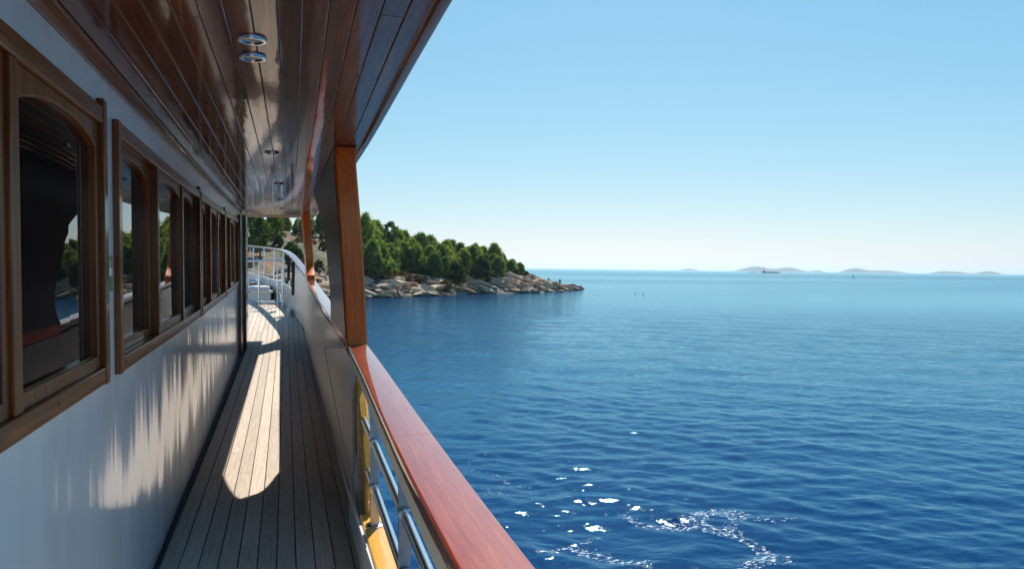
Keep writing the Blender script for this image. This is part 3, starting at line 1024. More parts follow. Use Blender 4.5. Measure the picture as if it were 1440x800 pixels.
def seated_person(px, r, face, label, shirt, towel=None, zoff=0.0):
    x, y = at_az(px, r)
    z = lh(x, y) + zoff
    o = empty('person', (x, y, z), face)
    J = [(0, 0, 0.14), (0, 0.0, 0.36), (0, 0.03, 0.56), (0, 0.05, 0.68), (0, 0.07, 0.79), (0, 0.09, 0.90),
         (0.17, 0.03, 0.58), (0.24, 0.10, 0.34), (0.16, 0.30, 0.42), (0.13, 0.37, 0.42),
         (-0.17, 0.03, 0.58), (-0.24, 0.10, 0.34), (-0.16, 0.30, 0.42), (-0.13, 0.37, 0.42),
         (0.10, 0.02, 0.13), (0.13, 0.42, 0.42), (0.12, 0.58, 0.08), (0.12, 0.74, 0.05),
         (-0.10, 0.02, 0.13), (-0.13, 0.42, 0.42), (-0.12, 0.58, 0.08), (-0.12, 0.74, 0.05)]
    E = [(0, 1), (1, 2), (2, 3), (3, 4), (4, 5), (2, 6), (6, 7), (7, 8), (8, 9), (2, 10), (10, 11), (11, 12), (12, 13),
         (0, 14), (14, 15), (15, 16), (16, 17), (0, 18), (18, 19), (19, 20), (20, 21)]
    Rr = [0.14, 0.13, 0.13, 0.055, 0.085, 0.08, 0.06, 0.045, 0.036, 0.035, 0.06, 0.045, 0.036, 0.035,
          0.09, 0.065, 0.05, 0.035, 0.09, 0.065, 0.05, 0.035]
    skin_body('body', J, E, Rr, 'skin', o)
    head_parts(o, (0, 0.075, 0.85))
    skin_body('shirt', [(0, 0, 0.13), (0, 0, 0.36), (0, 0.03, 0.55), (0, 0.045, 0.63), (0.18, 0.03, 0.57), (0.23, 0.08, 0.42), (-0.18, 0.03, 0.57), (-0.23, 0.08, 0.42)],
              [(0, 1), (1, 2), (2, 3), (2, 4), (4, 5), (2, 6), (6, 7)], [0.17, 0.155, 0.155, 0.08, 0.085, 0.07, 0.085, 0.07], shirt, o)
    skin_body('trousers', [(0, 0, 0.13), (0.10, 0.02, 0.13), (0.13, 0.42, 0.42), (-0.10, 0.02, 0.13), (-0.13, 0.42, 0.42)],
              [(0, 1), (1, 2), (0, 3), (3, 4)], [0.16, 0.11, 0.085, 0.11, 0.085], towel or shirt, o)
    tag(o, label, 'person')
    return o
def stand_person(px, r, face, label, shirt, zoff=0.0):
    x, y = at_az(px, r)
    o = empty('person', (x, y, lh(x, y) + zoff), face)
    J = [(0, 0, 0.93), (0, 0, 1.15), (0, 0, 1.38), (0, 0.01, 1.50), (0, 0.02, 1.60), (0, 0.02, 1.71),
         (0.18, 0, 1.40), (0.24, 0.02, 1.12), (0.22, 0.10, 0.88), (0.22, 0.13, 0.78), (-0.18, 0, 1.40), (-0.24, 0.02, 1.12), (-0.22, 0.10, 0.88), (-0.22, 0.13, 0.78),
         (0.10, 0, 0.88), (0.12, 0.04, 0.48), (0.13, -0.01, 0.08), (0.14, 0.14, 0.04), (-0.10, 0, 0.88), (-0.12, 0.0, 0.48), (-0.13, -0.05, 0.08), (-0.14, 0.10, 0.04)]
    E = [(0, 1), (1, 2), (2, 3), (3, 4), (4, 5), (2, 6), (6, 7), (7, 8), (8, 9), (2, 10), (10, 11), (11, 12), (12, 13),
         (0, 14), (14, 15), (15, 16), (16, 17), (0, 18), (18, 19), (19, 20), (20, 21)]
    Rr = [0.14, 0.125, 0.13, 0.055, 0.085, 0.08, 0.06, 0.045, 0.036, 0.035, 0.06, 0.045, 0.036, 0.035, 0.09, 0.06, 0.04, 0.035, 0.09, 0.06, 0.04, 0.035]
    skin_body('body', J, E, Rr, 'skin', o)
    head_parts(o, (0, 0.02, 1.66))
    skin_body('clothes', [(0, 0, 0.92), (0, 0, 1.15), (0, 0, 1.38), (0, 0.01, 1.45), (0.19, 0, 1.39), (0.24, 0.02, 1.2), (-0.19, 0, 1.39), (-0.24, 0.02, 1.2), (0.10, 0, 0.86), (0.12, 0.04, 0.40), (-0.10, 0, 0.86), (-0.12, 0, 0.40)],
              [(0, 1), (1, 2), (2, 3), (2, 4), (4, 5), (2, 6), (6, 7), (0, 8), (8, 9), (0, 10), (10, 11)], [0.17, 0.15, 0.155, 0.08, 0.085, 0.07, 0.085, 0.07, 0.115, 0.09, 0.115, 0.09], shirt, o)
    tag(o, label, 'person')
seated_person(772, 178, R(150), 'person in dark clothes sitting upright on the bare rock nearer the shrubs', 'black_cloth', None, 0.15)
stand_person(787.5, 176, R(200), 'person in a dark top standing behind a red towel on the point', 'black_cloth', 0.0)
x, y = at_az(788, 175.2)
vs, fs = [], []
for i in range(9):
    for j in range(7):
        px_, py_ = -0.9 + 1.8 * i / 8, -0.5 + 1.0 * j / 6
        wx, wy = x + px_, y + py_
        vs.append((wx, wy, lh(wx, wy) + 0.22 + 0.55 * math.exp(-(px_ / 0.5) ** 2) + 0.03 * math.sin(7 * px_ + 5 * py_)))
for i in range(8):
    for j in range(6):
        k = i * 7 + j
        fs.append((k, k + 1, k + 8, k + 7))
tw = MB().add(vs, fs).build('beach_towel', 'red_cloth', ang=80)
tw.modifiers.new('thick', 'SOLIDIFY').thickness = 0.03
tag(tw, 'pink red towel draped over the rock at the feet of the standing person', 'towel')

def swimmer(px, r, label, group=None):
    x, y = at_az(px, r)
    o = empty('person', (x, y, -0.15), random.uniform(0, 6))
    J = [(0, -0.1, -0.25), (0, 0, -0.02), (0, 0.02, 0.08), (0, 0.03, 0.19), (0, 0.04, 0.30), (0.18, 0, -0.02), (0.35, 0.25, -0.03), (0.30, 0.5, 0.0), (-0.18, 0, -0.02), (-0.35, 0.25, -0.03), (-0.30, 0.5, 0.0)]
    E = [(0, 1), (1, 2), (2, 3), (3, 4), (1, 5), (5, 6), (6, 7), (1, 8), (8, 9), (9, 10)]
    skin_body('body', J, E, [0.13, 0.12, 0.06, 0.095, 0.09, 0.065, 0.045, 0.035, 0.065, 0.045, 0.035], 'skin', o)
    head_parts(o, (0, 0.035, 0.25))
    tag(o, label, 'person', group)
swimmer(771, 165, 'swimmer close in under the rocks of the point, only the head showing')
swimmer(894, 158, 'swimmer out in open water off the point, one of a close pair', 'pair of swimmers off the point')
swimmer(905, 156, 'swimmer out in open water off the point, one of a close pair', 'pair of swimmers off the point')

# ================================================================== the boat
boat = empty('passenger_boat')
boat.matrix_world = Matrix.Translation((0, 0, CAM_H)) @ Matrix.Rotation(HEEL, 4, 'Y') @ Matrix.Translation((0, 0, -CAM_H))
tag(boat, 'wooden passenger boat with varnished rails, planked side deck and white cabin', 'boat')
DZ = CAM_H                                   # everything below is measured from eye height
def part(mb, name, mat, parent=None, warp=W_sheer, bevel=0.0, **kw):
    return mb.build(name, mat, boat if parent is None else parent, warp, DZ, bevel, **kw)
def same(p):
    return p

DECK = -1.6
Y_AFT, Y_CEIL, Y_WALL = -6.0, 17.0, 14.6
# -- hull
def hull():
    cx = -2.8
    mb = MB()
    for y0, y1, top in ((-7.5, 4.9, 0), (4.9, 30.7, 1)):
        secs = []
        for y in steps(y0, y1, 0.6):
            xo = rail_out(y) - 0.03
            zt = (rail_z(y) - 0.06 - (max(0.0, rail_z(y) - 0.06 - (DECK + s(y) + 0.5)) if y > 19.3 else 0)) if top else (DECK + 0.02)
            fl = 0.12 + 0.5 * max(0, (y - 18) / 12.7) ** 1.3
            hw = max(0.02, (xo - cx))
            w1, w2 = max(0.015, hw * (1 - fl * 0.35)), max(0.01, hw * (1 - fl))
            row = [(cx + hw, y, zt), (cx + w1, y, -2.8), (cx + w2, y, -5.0), (cx + w2 * 0.4, y, -6.3), (cx - w2 * 0.4, y, -6.3), (cx - w2, y, -5.0), (cx - w1, y, -2.8), (cx - hw, y, zt)]
            secs.append(row)
        mb.loft(secs, caps=False, closed=False)
    o = part(mb, 'hull', 'hull', warp=same)
    md = o.modifiers.new('thick', 'SOLIDIFY'); md.thickness = 0.03; md.offset = -1
    # transom
    y = -7.5; hw = rail_out(y) + 2.8 - 0.03
    MB().box(cx - hw, cx + hw, y - 0.05, y, -6.0, DECK).build('transom', 'hull', boat, None, DZ)
hull()

# -- deck: dark caulk bed, one object for each plank
def deck():
    mb = MB()
    secs = []
    for y in steps(-7.4, 29.5, 0.5):
        xr = min(0.60 if y < 4.9 else 0.5, rail_in(y) + 0.08)
        secs.append([(-5.6 - xr, y, DECK - 0.05), (xr, y, DECK - 0.05), (xr, y, DECK - 0.012), (-5.6 - xr, y, DECK - 0.012)])
    d = part(mb.loft(secs), 'deck', 'caulk')
    rg = random.Random(3)
    pw, gap = 0.1, 0.0065
    k0 = -13
    for k in range(k0, 12):
        x0 = -0.655 + k * pw
        x1 = x0 + pw - gap
        ya = -6.0 if k >= 0 else Y_WALL + 0.2
        yend = 27.0
        while rail_in(yend) + 0.07 < x1 and yend > 3:
            yend -= 0.15
        if x0 > 0.40:
            yend = min(yend, 4.85)
        y = ya - rg.uniform(0, 2.0) if k >= 0 else ya
        y = max(y, -7.3)
        while y < yend - 0.3:
            ln = rg.uniform(2.4, 4.2)
            ye = min(yend, y + ln)
            mbp = MB()
            mbp.loft([[(x, yy, z) for x, z in ((x0, DECK - 0.012), (x1, DECK - 0.012), (x1, DECK - 0.0025), (x1 - 0.002, DECK), (x0 + 0.002, DECK), (x0, DECK - 0.0025))] for yy in steps(y, ye - 0.004, 0.8)])
            part(mbp, 'plank', 'teak', d, smooth=False)
            y = ye
    return d
deck()
# pale margin strip and dark caulk line at the foot of the cabin
part(MB().rbox(0.002, 0.028, Y_AFT, Y_WALL, DECK - 0.005, DECK + 0.014, 0.005), 'cove_trim', 'caulk', warp=W_wall)

# -- cabin wall with window openings
ZB, ZT = -0.447, 0.590
GROUPS = [(1.20, 3.25, 2), (3.46, 6.80, 3), (6.88, 9.80, 3), (9.88, 12.85, 3)]
def cabin():
    mb = MB()
    T = 0.09
    mb.box(-T, 0, Y_AFT, Y_WALL, DECK - 0.02, ZB + 0.04)
    mb.box(-T, 0, Y_AFT, Y_WALL, ZT - 0.04, 0.80)
    edges = [Y_AFT]
    for a, b_, _ in GROUPS:
        edges += [a + 0.04, b_ - 0.04]
    edges.append(Y_WALL)
    for i in range(0, len(edges), 2):
        mb.box(-T, 0, edges[i], edges[i + 1], ZB + 0.04, ZT - 0.04)
    wl = part(mb, 'cabin_wall', 'enamel', warp=W_wall, smooth=False)
    # the rest of the deckhouse, light-tight behind the glass
    body = MB()
    body.box(-4.26, -0.13, Y_AFT, Y_WALL, DECK - 0.02, 0.80)
    part(body, 'deckhouse', 'white', warp=W_wall, smooth=False)
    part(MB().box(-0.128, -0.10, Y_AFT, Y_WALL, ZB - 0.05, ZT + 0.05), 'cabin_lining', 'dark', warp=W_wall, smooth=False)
    return wl
cabin()

def arch_ring(mb, y0, y1, z0, z1, st, x0, x1, rise, top):
    """sash: rectangle outside, segmental arch inside"""
    iy0, iy1, iz0 = y0 + st, y1 - st, z0 + st * 1.1
    n = 14
    inner = [(iy0, iz0), (iy1, iz0)]
    outer = [(y0, z0), (y1, z0)]
    for i in range(n + 1):
        u = i / n
        yy = iy1 + (iy0 - iy1) * u
        zz = z1 - top - rise * (abs(2 * u - 1) ** 2.2)
        inner.append((yy, zz))
        oy = y1 if i == 0 else (y0 if i == n else yy)
        outer.append((oy, z1))
    n2 = len(inner)
    vs = []
    for xx in (x0, x1):
        vs += [(xx, p[0], p[1]) for p in inner] + [(xx, p[0], p[1]) for p in outer]
    fs = []
    for i in range(n2):
        j = (i + 1) % n2
        fs.append((i, j, n2 + j, n2 + i))
        k = 2 * n2
        fs.append((k + i, k + n2 + i, k + n2 + j, k + j))
        fs.append((i, k + i, k + j, j))
        fs.append((n2 + i, n2 + j, k + n2 + j, k + n2 + i))
    return mb.add(vs, fs)

def window(y0, y1, bays, idx):
    root = empty('window')
    root.parent = boat
    BW, PR = 0.064, 0.022
    fr = MB()
    fr.rbox(-0.049, PR, y0 + 0.004, y1 - 0.004, ZB, ZB + BW, 0.006)
    fr.rbox(-0.049, PR, y0 + 0.004, y1 - 0.004, ZT - BW, ZT, 0.006)
    part(fr, 'frame', 'frame_wood', root, W_wall)
    for a, b_ in ((y0, y0 + BW), (y1 - BW, y1)):
        part(MB().box(-0.05, PR + 0.003, a, b_, ZB - 0.002, ZT + (0.03 if b_ > y1 - 0.01 else 0.002), 0.2), 'jamb', 'frame_wood_v', root, W_wall, 0.005)
    ya, yb = y0 + BW, y1 - BW
    mw = 0.07
    bw = (yb - ya - mw * (bays - 1)) / bays
    for k in range(bays):
        a = ya + k * (bw + mw)
        z0, z1 = ZB + BW, ZT - BW
        sh = -0.028 if (k % 2 == 0 and idx) else 0.0
        r_ = arch_ring(MB(), a, a + bw, z0, z1, 0.040, -0.045 + sh, 0.004 + sh, 0.055, 0.035)
        part(r_, 'sash', 'frame_wood_v', root, W_wall, 0.004)
        part(MB().box(-0.034 + sh, -0.022 + sh, a + 0.02, a + bw - 0.02, z0 + 0.02, z1 - 0.02, 0.4), 'pane', 'glass', root, W_wall, smooth=False)
        bead = arch_ring(MB(), a + 0.032, a + bw - 0.032, z0 + 0.036, z1 - 0.028, 0.011, -0.022 + sh, -0.010 + sh, 0.055, 0.009)
        part(bead, 'glazing_bead', 'frame_wood_v', root, W_wall)
        if k < bays - 1:
            part(MB().box(-0.05, 0.016, a + bw, a + bw + mw, z0, z1, 0.2), 'mullion', 'frame_wood_v', root, W_wall, 0.005)
    y = y0 + 0.12
    while y < y1:
        part(MB().lathe([(0.007, 0), (0.007, 0.003)], (PR - 0.001, y, ZB + 0.036), 'x', 10), 'screw_plug', 'dark', root, W_wall)
        y += 0.62
for i, (a, b_, n) in enumerate(GROUPS):
    window(a, b_, n, i)
# green escape sign on the white strip between the first two windows
sg = part(MB().box(0.001, 0.004, 3.335, 3.42, -0.105, 0.035, 0.1), 'safety_sign', 'green', warp=W_wall)
part(MB().box(0.0045, 0.0055, 3.35, 3.405, -0.045, -0.012, 0.1).box(0.0045, 0.0055, 3.365, 3.38, -0.011, 0.02, 0.1), 'arrow_mark', 'white', sg, W_wall)

# -- dark folded door and frame at the forward end of the cabin wall
dr = empty('door'); dr.parent = boat
part(MB().box(0.004, 0.045, 12.9, 13.7, DECK + 0.03, 0.66), 'door_leaf', 'dark', dr, W_wall, 0.004)
part(MB().box(0.05, 0.09, 13.75, 14.5, DECK + 0.03, 0.66), 'door_leaf', 'dark', dr, W_wall, 0.004)
part(MB().box(-0.02, 0.055, 14.52, 14.62, DECK, 0.70), 'door_post', 'dark', dr, W_wall, 0.004)
part(MB().tube([(0.10, 14.2, -0.65), (0.125, 14.2, -0.65), (0.125, 14.35, -0.65)], 0.012, 8), 'handle', 'steel', dr, W_wall)

# -- deckhead: varnished planks under the upper deck
def ceil_z(x, xo):
    u = max(0.0, (x - (xo - 0.42)) / 0.42)
    return 0.755 + 0.004 * u ** 2
def deckhead():
    mb = MB()
    secs = []
    for y in steps(Y_AFT, Y_CEIL, 0.6):
        xo = ceil_out(y); xa = wall_x(y) - 0.02
        if y > Y_WALL: xa = -5.0
        secs.append([(xa, y, 0.81), (xo - 0.42, y, 0.772), (xo - 0.21, y, ceil_z(xo - 0.21, xo) + 0.016), (xo - 0.01, y, ceil_z(xo - 0.01, xo) + 0.016), (xo - 0.01, y, 0.9), (xa, y, 0.9)])
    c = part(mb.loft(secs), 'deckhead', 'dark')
    nP = 14
    rg = random.Random(12)
    for i in range(nP):
        y = Y_AFT
        first = True
        while y < Y_CEIL - 0.05:
            ln = rg.uniform(2.2, 4.8)
            if first: ln = rg.uniform(1.0, 4.5); first = False
            ye = min(Y_CEIL, y + ln)
            if Y_CEIL - ye < 0.6: ye = Y_CEIL
            secs = []
            for yy in steps(y + 0.002, ye - 0.002, 0.6):
                xo = ceil_out(yy); xa = wall_x(yy) + 0.05
                w_ = (xo - xa) / nP
                xl, xr = xa + w_ * i + 0.0008, xa + w_ * (i + 1) - 0.0008
                zl, zr = ceil_z(xl, xo), ceil_z(xr, xo)
                ch = 0.003
                secs.append([(xl, yy, zl + 0.014), (xl, yy, zl + ch * 0.8), (xl + ch, yy, ceil_z(xl + ch, xo)), (xr - ch, yy, ceil_z(xr - ch, xo)), (xr, yy, zr + ch * 0.8), (xr, yy, zr + 0.014)])
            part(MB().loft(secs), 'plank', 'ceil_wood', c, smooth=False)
            y = ye
    # cornice against the cabin wall
    part(MB().loft([[(wall_x(y) + dx, y, z) for dx, z in ((0.001, 0.715), (0.014, 0.715), (0.020, 0.733), (0.044, 0.742), (0.048, 0.75), (0.048, 0.78), (0.001, 0.78))] for y in steps(Y_AFT, Y_CEIL - 2.5, 0.6)]), 'cornice', 'ceil_wood', c)
    # outer edge board and front edge board
    eb = MB()
    eb.loft([[(x + ceil_out(y), y, z) for x, z in rrect(-0.008, 0.03, 0.738, 0.93, 0.008)] for y in steps(Y_AFT, Y_CEIL + 0.03, 0.6)])
    part(eb, 'edge_board', 'ceil_wood', c)
    part(MB().rbox(-5.0, ceil_out(Y_CEIL) + 0.03, Y_CEIL + 0.001, Y_CEIL + 0.04, 0.725, 0.93, 0.008), 'edge_board', 'cream', c)
    return c
deckhead()
part(MB().loft([[(-5.2, y, 0.935), (ceil_out(y) + 0.03, y, 0.935), (ceil_out(y) + 0.03, y, 1.02), (-5.2, y, 1.02)] for y in steps(Y_AFT, Y_CEIL + 0.04, 0.8)]), 'upper_deck', 'white')

def downlight(x, y, r_=0.048):
    o = empty('downlight'); o.parent = boat
    z = 0.755
    part(MB().lathe([(r_ * 0.70, -0.002), (r_ * 0.78, -0.010), (r_ * 0.95, -0.010), (r_, -0.004), (r_, 0.004), (r_ * 0.7, 0.004)], (x, y, z), 'z', 28), 'rim', 'steel', o)
    part(MB().lathe([(0.002, -0.006), (r_ * 0.5, -0.0055), (r_ * 0.72, -0.003), (r_ * 0.72, 0.002)], (x, y, z), 'z', 24), 'lens', 'lens', o)
for x, y in ((-0.103, 2.73), (-0.110, 2.96), (-0.085, 5.5), (-0.06, 7.8), (-0.05, 10.2), (-0.04, 12.6)):
    downlight(x, y)

# -- wide varnished posts between deck and deckhead
def post_xs(z, y):
    """inner and outer side of the post at height z"""
    u = max(0.0, min(1.0, (z - (-0.55)) / (0.66 + 0.55)))
    xi = 0.405 - 0.055 * u - 0.02 * u * u
    xo = 0.540 - 0.040 * u - 0.035 * u ** 3
    return xi, xo
def post(aft, fwd, shift, lo, hi):
    """aft(z), fwd(z): fore-and-aft outline of the post; built from level slices"""
    secs = []
    for i in range(40):
        z = lo + (hi - lo) * i / 39
        xi, xo = post_xs(z, 0)
        if z < -0.58:
            q = (-0.58 - z) / 1.0
            xi, xo = 0.435 + 0.005 * q, 0.545 - 0.05 * min(1, q * 4)
        sx = shift
        a, f_ = aft(z), fwd(z)
        r_ = 0.012
        pts = [(xi + r_, a), (xo - r_, a), (xo, a + r_), (xo, f_ - r_), (xo - r_, f_), (xi + r_, f_), (xi, f_ - r_), (xi, a + r_)]
        secs.append([(x + sx, y, z) for x, y in pts])
    return MB().loft(secs)
def aft1(z):
    return 5.2 - (min(0.85, 1.15 * ((-0.58 - z) / 1.0) ** 0.75) if z < -0.58 else 0) - (0.10 * max(0, (z - 0.35) / 0.35) ** 2)
def fwd1(z):
    f_ = 6.85 + 0.5 * max(0.0, z + 0.25) + 1.5 * max(0.0, (z - 0.12) / 0.6) ** 2
    if z < -0.28:
        f_ += 0.25 * min(1, ((-0.28 - z) / 0.24)) ** 2
    return f_
pst = part(post(aft1, fwd1, -0.018, -0.60, 0.752), 'post', 'post_wood', ang=30)
part(post(aft1, fwd1, -0.018, DECK + 0.02, -0.6005), 'lit_post_foot', 'coam_wood', pst, ang=30)  # brighter yellow wood paints the lower post as sunlit
def shade_sheet():  # thin dark sheet added on the inner face to paint its shade
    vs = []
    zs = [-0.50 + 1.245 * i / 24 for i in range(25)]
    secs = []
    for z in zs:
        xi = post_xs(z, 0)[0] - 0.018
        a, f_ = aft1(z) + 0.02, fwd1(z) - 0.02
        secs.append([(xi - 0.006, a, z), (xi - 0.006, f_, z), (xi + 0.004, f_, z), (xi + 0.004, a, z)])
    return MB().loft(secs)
part(shade_sheet(), 'post_shade_sheet', 'shaded_post_wood')
def aft2(z):
    return 15.0 - (0.25 * max(0, (z - 0.25) / 0.5) ** 2.2) - 0.35 * min(1, max(0, (-0.1 - z) / 0.3)) ** 2
def fwd2(z):
    return 16.0 + (0.5 * max(0, (z - 0.1) / 0.6) ** 2) + 0.3 * min(1, max(0, (-0.1 - z) / 0.3)) ** 2
part(post(aft2, fwd2, -0.02, DECK + 0.02, 0.752), 'post', 'post_wood', ang=30)

# -- bulwark forward of the first post: hull plating inside, painted panels
def bulwark():
    def sec(y, xo=0.0, zt=-0.075, zb=0.05, th=0.03):
        top = rail_z(y) + zt
        bot = DECK + s(y) + zb
        k = max(0, min(1, (y - 5) / 10)) * 0.03
        return [(rail_in(y) + 0.006 + xo, y, top), (rail_in(y) + 0.006 + xo + th, y, top), (rail_in(y) + 0.006 - k + xo + th, y, bot), (rail_in(y) + 0.006 - k + xo, y, bot)]
    core = part(MB().loft([sec(y, 0.022, zb=-0.02) for y in steps(5.3, 19.2, 0.4)]), 'bulwark', 'bul_paint', warp=same)
    y = 4.92
    rg = random.Random(4)
    while y < 19.0:
        ln = rg.uniform(1.0, 1.35)
        ye = min(19.2, y + ln)
        part(MB().loft([sec(yy, 0.0, zb=0.035, th=0.02) for yy in steps(y, ye - 0.008, 0.4)]), 'panel', 'bul_paint', core, same, 0.003)
        y = ye
    # low bow bulwark
    def secb(y):
        bot = DECK + s(y)
        return [(rail_in(y) + 0.05, y, bot + 0.55), (rail_in(y) + 0.08, y, bot + 0.55), (rail_in(y) + 0.03, y, bot - 0.02), (rail_in(y) + 0.0, y, bot - 0.02)]
    part(MB().loft([secb(y) for y in steps(19.2, 30.2, 0.4)]), 'bow_bulwark', 'bul_paint', core, same)
bulwark()

# -- rail caps
def cap(y0, y1, th, mat, name='rail_cap', over=0.0):
    secs = []
    for y in steps(y0, y1, 0.25):
        z = rail_z(y)
        pts = rrect(rail_in(y) - over, rail_out(y) + over, z - th, z, 0.008, 4)
        mid = (rail_in(y) + rail_out(y)) / 2; hw = (rail_out(y) - rail_in(y)) / 2
        secs.append([(x, y, zz + (0.002 * (1 - ((x - mid) / hw) ** 2) if zz > z - th / 2 else 0)) for x, zz in pts])
    return part(MB().loft(secs), name, mat, warp=same)
for a_, b2 in ((-6.0, -1.4), (-1.398, 2.62), (2.6218, 5.22)):
    cap(a_, b2, 0.05, 'rail_wood')
for a_, b2 in ((5.225, 8.9), (8.902, 13.2), (13.202, 17.6), (17.602, 22.0), (22.002, 26.5), (26.502, 30.6)):
    cap(a_, b2, 0.05, 'rail_wood')
# cream stringer under the near cap
part(MB().loft([[(rail_in(y) + dx, y, rail_z(y) + dz) for dx, dz in ((0.005, -0.0505), (0.11, -0.0505), (0.11, -0.115), (0.008, -0.115))] for y in steps(-6.0, 5.15, 0.4)]), 'rail_stringer', 'cream', warp=same, bevel=0.004)
# bow rail posts
for y in (20.0, 21.3, 22.6, 23.9, 25.2, 26.5, 27.8):
    xb = rail_in(y) + 0.065
    part(MB().tube([(xb, y, DECK + s(y) + 0.5), (xb, y, rail_z(y) - 0.04)], 0.022, 8), 'rail_stanchion', 'steel', warp=same)

# -- low coaming, stanchions and tubes aft of the first post
part(MB().loft([[(x, y, z) for x, z in rrect(0.388, 0.53, DECK - 0.015, DECK + 0.20, 0.012)] for y in steps(-6.0, 4.34, 0.5)]), 'coaming', 'coam_wood')
part(MB().box(0.366, 0.387, -6.0, 4.85, DECK - 0.004, DECK + 0.185), 'coaming_trim', 'white', bevel=0.003)
ST = [4.12, 3.05, 2.0, 0.95, -0.1, -1.2, -2.4, -3.6]
for y in ST:
    o = empty('stanchion'); o.parent = boat
    zt = rail_z(y) - 0.112
    part(MB().rbox(0.425, 0.470, y - 0.011, y + 0.011, DECK + 0.20, zt, 0.004), 'upright', 'steel_dull', o, same)
    part(MB().rbox(0.432, 0.475, y + 0.028, y + 0.048, DECK + 0.20, zt, 0.004), 'upright', 'steel_dull', o, same)
    part(MB().lathe([(0.05, 0.0), (0.05, 0.008), (0.028, 0.016), (0.0, 0.016)], (0.45, y + 0.018, DECK + 0.201), 'z', 20), 'base_plate', 'steel', o, same)
ends = [4.70] + ST
for i in range(len(ends) - 1):
    a, b_ = ends[i], ends[i + 1]
    for zz in (-0.905, -1.145):
        za, zb = zz - 0.04 * (5.2 - a), zz - 0.04 * (5.2 - b_)
        a1 = a + 0.30 if i == 0 else a
        part(MB().tube([(0.446, a1 - 0.014, za), (0.446, (a1 + b_) / 2, (za + zb) / 2), (0.446, b_ + 0.05, zb)], 0.0205, 14), 'guard_tube', 'steel', warp=same)
        part(MB().tube([(0.446, a1 + 0.004 - 0.03, za), (0.446, a1 - 0.018 - 0.03, za)], 0.027, 14), 'tube_ferrule', 'steel', warp=same)

# thin pale cable clipped along the bulwark foot
path = []
for i in range(40):
    u = i / 39
    y = 4.9 + 3.4 * u
    path.append((rail_in(y) - 0.004, y, -1.42 + 0.55 * u ** 0.8 - 0.10 * math.sin(PI * u)))
part(MB().tube(path, 0.004, 6), 'cable', 'white', warp=same)

# -- foredeck: steel gate, hatch, windlass, coiled ropes
gy = 21.6
g = empty('gate'); g.parent = boat
zd = DECK + s(gy)
part(MB().tube([(-1.6, gy, 0.09), (-0.08, gy, 0.12)], 0.03, 10), 'top_bar', 'steel', g, same)
part(MB().tube([(-1.6, gy, zd + 0.10), (-0.1, gy, zd + 0.10)], 0.022, 8), 'lower_bar', 'steel', g, same)
part(MB().tube([(-1.6, gy, -0.45), (-0.1, gy, -0.45)], 0.014, 8), 'middle_bar', 'steel', g, same)
for xx in (-1.5, -1.1, -0.69, -0.22, -0.09):
    part(MB().tube([(xx, gy, zd), (xx, gy, 0.11)], 0.024 if xx in (-0.69, -0.09) else 0.017, 8), 'upright', 'steel', g, same)
part(MB().rbox(-0.22, -0.08, gy - 0.05, gy + 0.05, 0.12, 0.22, 0.01), 'lamp_box', 'white', g, same)
h_ = empty('hatch'); h_.parent = boat
yh = 23.2; zd = DECK + s(yh)
part(MB().rbox(-2.2, -0.42, yh, yh + 1.3, zd - 0.01, zd + 0.22, 0.02), 'coaming', 'white', h_, same)
part(MB().rbox(-2.25, -0.36, yh - 0.05, yh + 1.35, zd + 0.222, zd + 0.29, 0.02), 'lid', 'cream', h_, same)
part(MB().rbox(-2.15, -0.46, yh + 0.02, yh + 1.25, zd + 0.292, zd + 0.40, 0.04), 'cushion', 'cushion', h_, same)
wl = empty('windlass'); wl.parent = boat
yw = 25.6; zd = DECK + s(yw)
part(MB().rbox(-1.55, -1.15, yw - 0.2, yw + 0.2, zd - 0.01, zd + 0.45, 0.03), 'gearbox', 'steel_dull', wl, same)
part(MB().lathe([(0.17, -0.12), (0.10, -0.08), (0.09, 0.05), (0.17, 0.10), (0.0, 0.10)], (-0.98, yw, zd + 0.34), 'x', 18), 'drum', 'steel', wl, same)
part(MB().lathe([(0.17, 0.12), (0.10, 0.08), (0.09, -0.05), (0.17, -0.10), (0.0, -0.10)], (-1.72, yw, zd + 0.34), 'x', 18), 'drum', 'steel', wl, same)
def bollard(x, y):
    z = DECK + s(y)
    b_ = empty('bollard'); b_.parent = boat
    for dy in (-0.16, 0.16):
        part(MB().lathe([(0.07, 0), (0.055, 0.03), (0.055, 0.24), (0.075, 0.26), (0.075, 0.29), (0.0, 0.30)], (x, y + dy, z), 'z', 16), 'pin', 'steel', b_, same)
    part(MB().rbox(x - 0.1, x + 0.1, y - 0.28, y + 0.28, z - 0.005, z + 0.02, 0.006), 'base_plate', 'steel', b_, same)
bollard(-0.12, 22.6)
part(MB().rbox(0.02, 0.08, 19.0, 20.4, DECK + s(19.7) - 0.03, DECK + s(19.7) + 0.12, 0.01), 'scupper_board', 'white', warp=same)

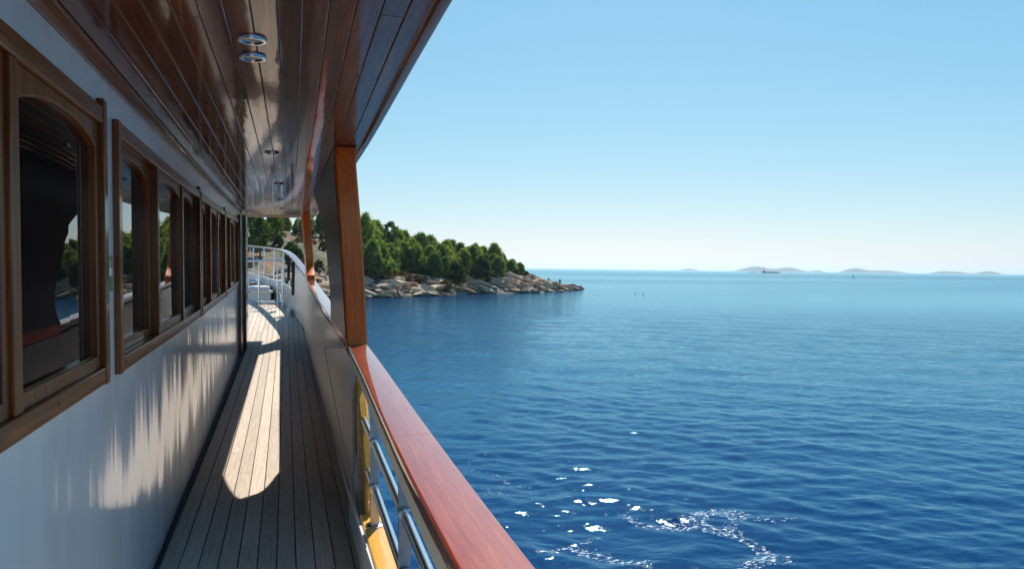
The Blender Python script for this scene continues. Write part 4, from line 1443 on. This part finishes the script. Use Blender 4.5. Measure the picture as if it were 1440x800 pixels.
BM = boat.matrix_world
def on_boat(p):
    return BM @ Vector((p[0], p[1], p[2] + CAM_H))
def coil_hanging(x, y, z, rw, rh, mat, turns, label, seed):
    rg = random.Random(seed)
    path = []
    for i in range(turns * 18 + 1):
        a = 2 * PI * i / 18
        q = 1 + 0.08 * math.sin(a * 0.37 + seed) + rg.uniform(-0.02, 0.02)
        path.append((0.02 * math.sin(a * 0.21), rw * q * math.sin(a), -rh + rh * q * math.cos(a)))
    mb = MB().tube(path, 0.02, 7)
    o = mb.build('mooring_rope', mat)
    o.location = on_boat((x, y, z))
    tag(o, label, 'rope')
coil_hanging(rail_in(19.6) + 0.0, 19.6, rail_z(19.6) - 0.07, 0.14, 0.38, 'rubber', 7, 'black rope hung in a long coil inside the bulwark beyond the second post', 1)
coil_hanging(rail_in(21.0) + 0.02, 21.0, rail_z(21.0) - 0.06, 0.10, 0.30, 'rubber', 6, 'black rope hung in a short coil close to the steel gate', 2)
def coil_flat(x, y, rad, mat, turns, label):
    z = DECK + s(y) + 0.022
    path = []
    for i in range(turns * 20 + 1):
        a = 2 * PI * i / 20
        q = rad * (1 - 0.09 * (i / 20 % 4))
        path.append((q * math.cos(a), q * math.sin(a), 0.036 * (i // 80)))
    o = MB().tube(path, 0.02, 7).build('mooring_rope', mat)
    o.location = on_boat((x, y, z))
    tag(o, label, 'rope')
coil_flat(-0.55, 22.3, 0.26, 'rope', 8, 'pale rope coiled flat on the foredeck behind the steel gate')

# ------------------------------------------------------------------ haze over the sea
m = bpy.data.materials.new('haze'); m.use_nodes = True
tt = m.node_tree
for n in list(tt.nodes):
    if n.type != 'OUTPUT_MATERIAL': tt.nodes.remove(n)
pv = tt.nodes.new('ShaderNodeVolumePrincipled')
pv.inputs['Color'].default_value = (0.64, 0.83, 1.0, 1)
pv.inputs['Density'].default_value = 0.00007
pv.inputs['Anisotropy'].default_value = 0.5
tt.links.new(pv.outputs[0], tt.nodes['Material Output'].inputs['Volume'])
M['haze'] = m
hz = MB().box(-15500, 15500, -15500, 15500, -8, 95, 40000).build('haze', 'haze', smooth=False)
tag(hz, 'thin pale sea haze', kind='stuff')
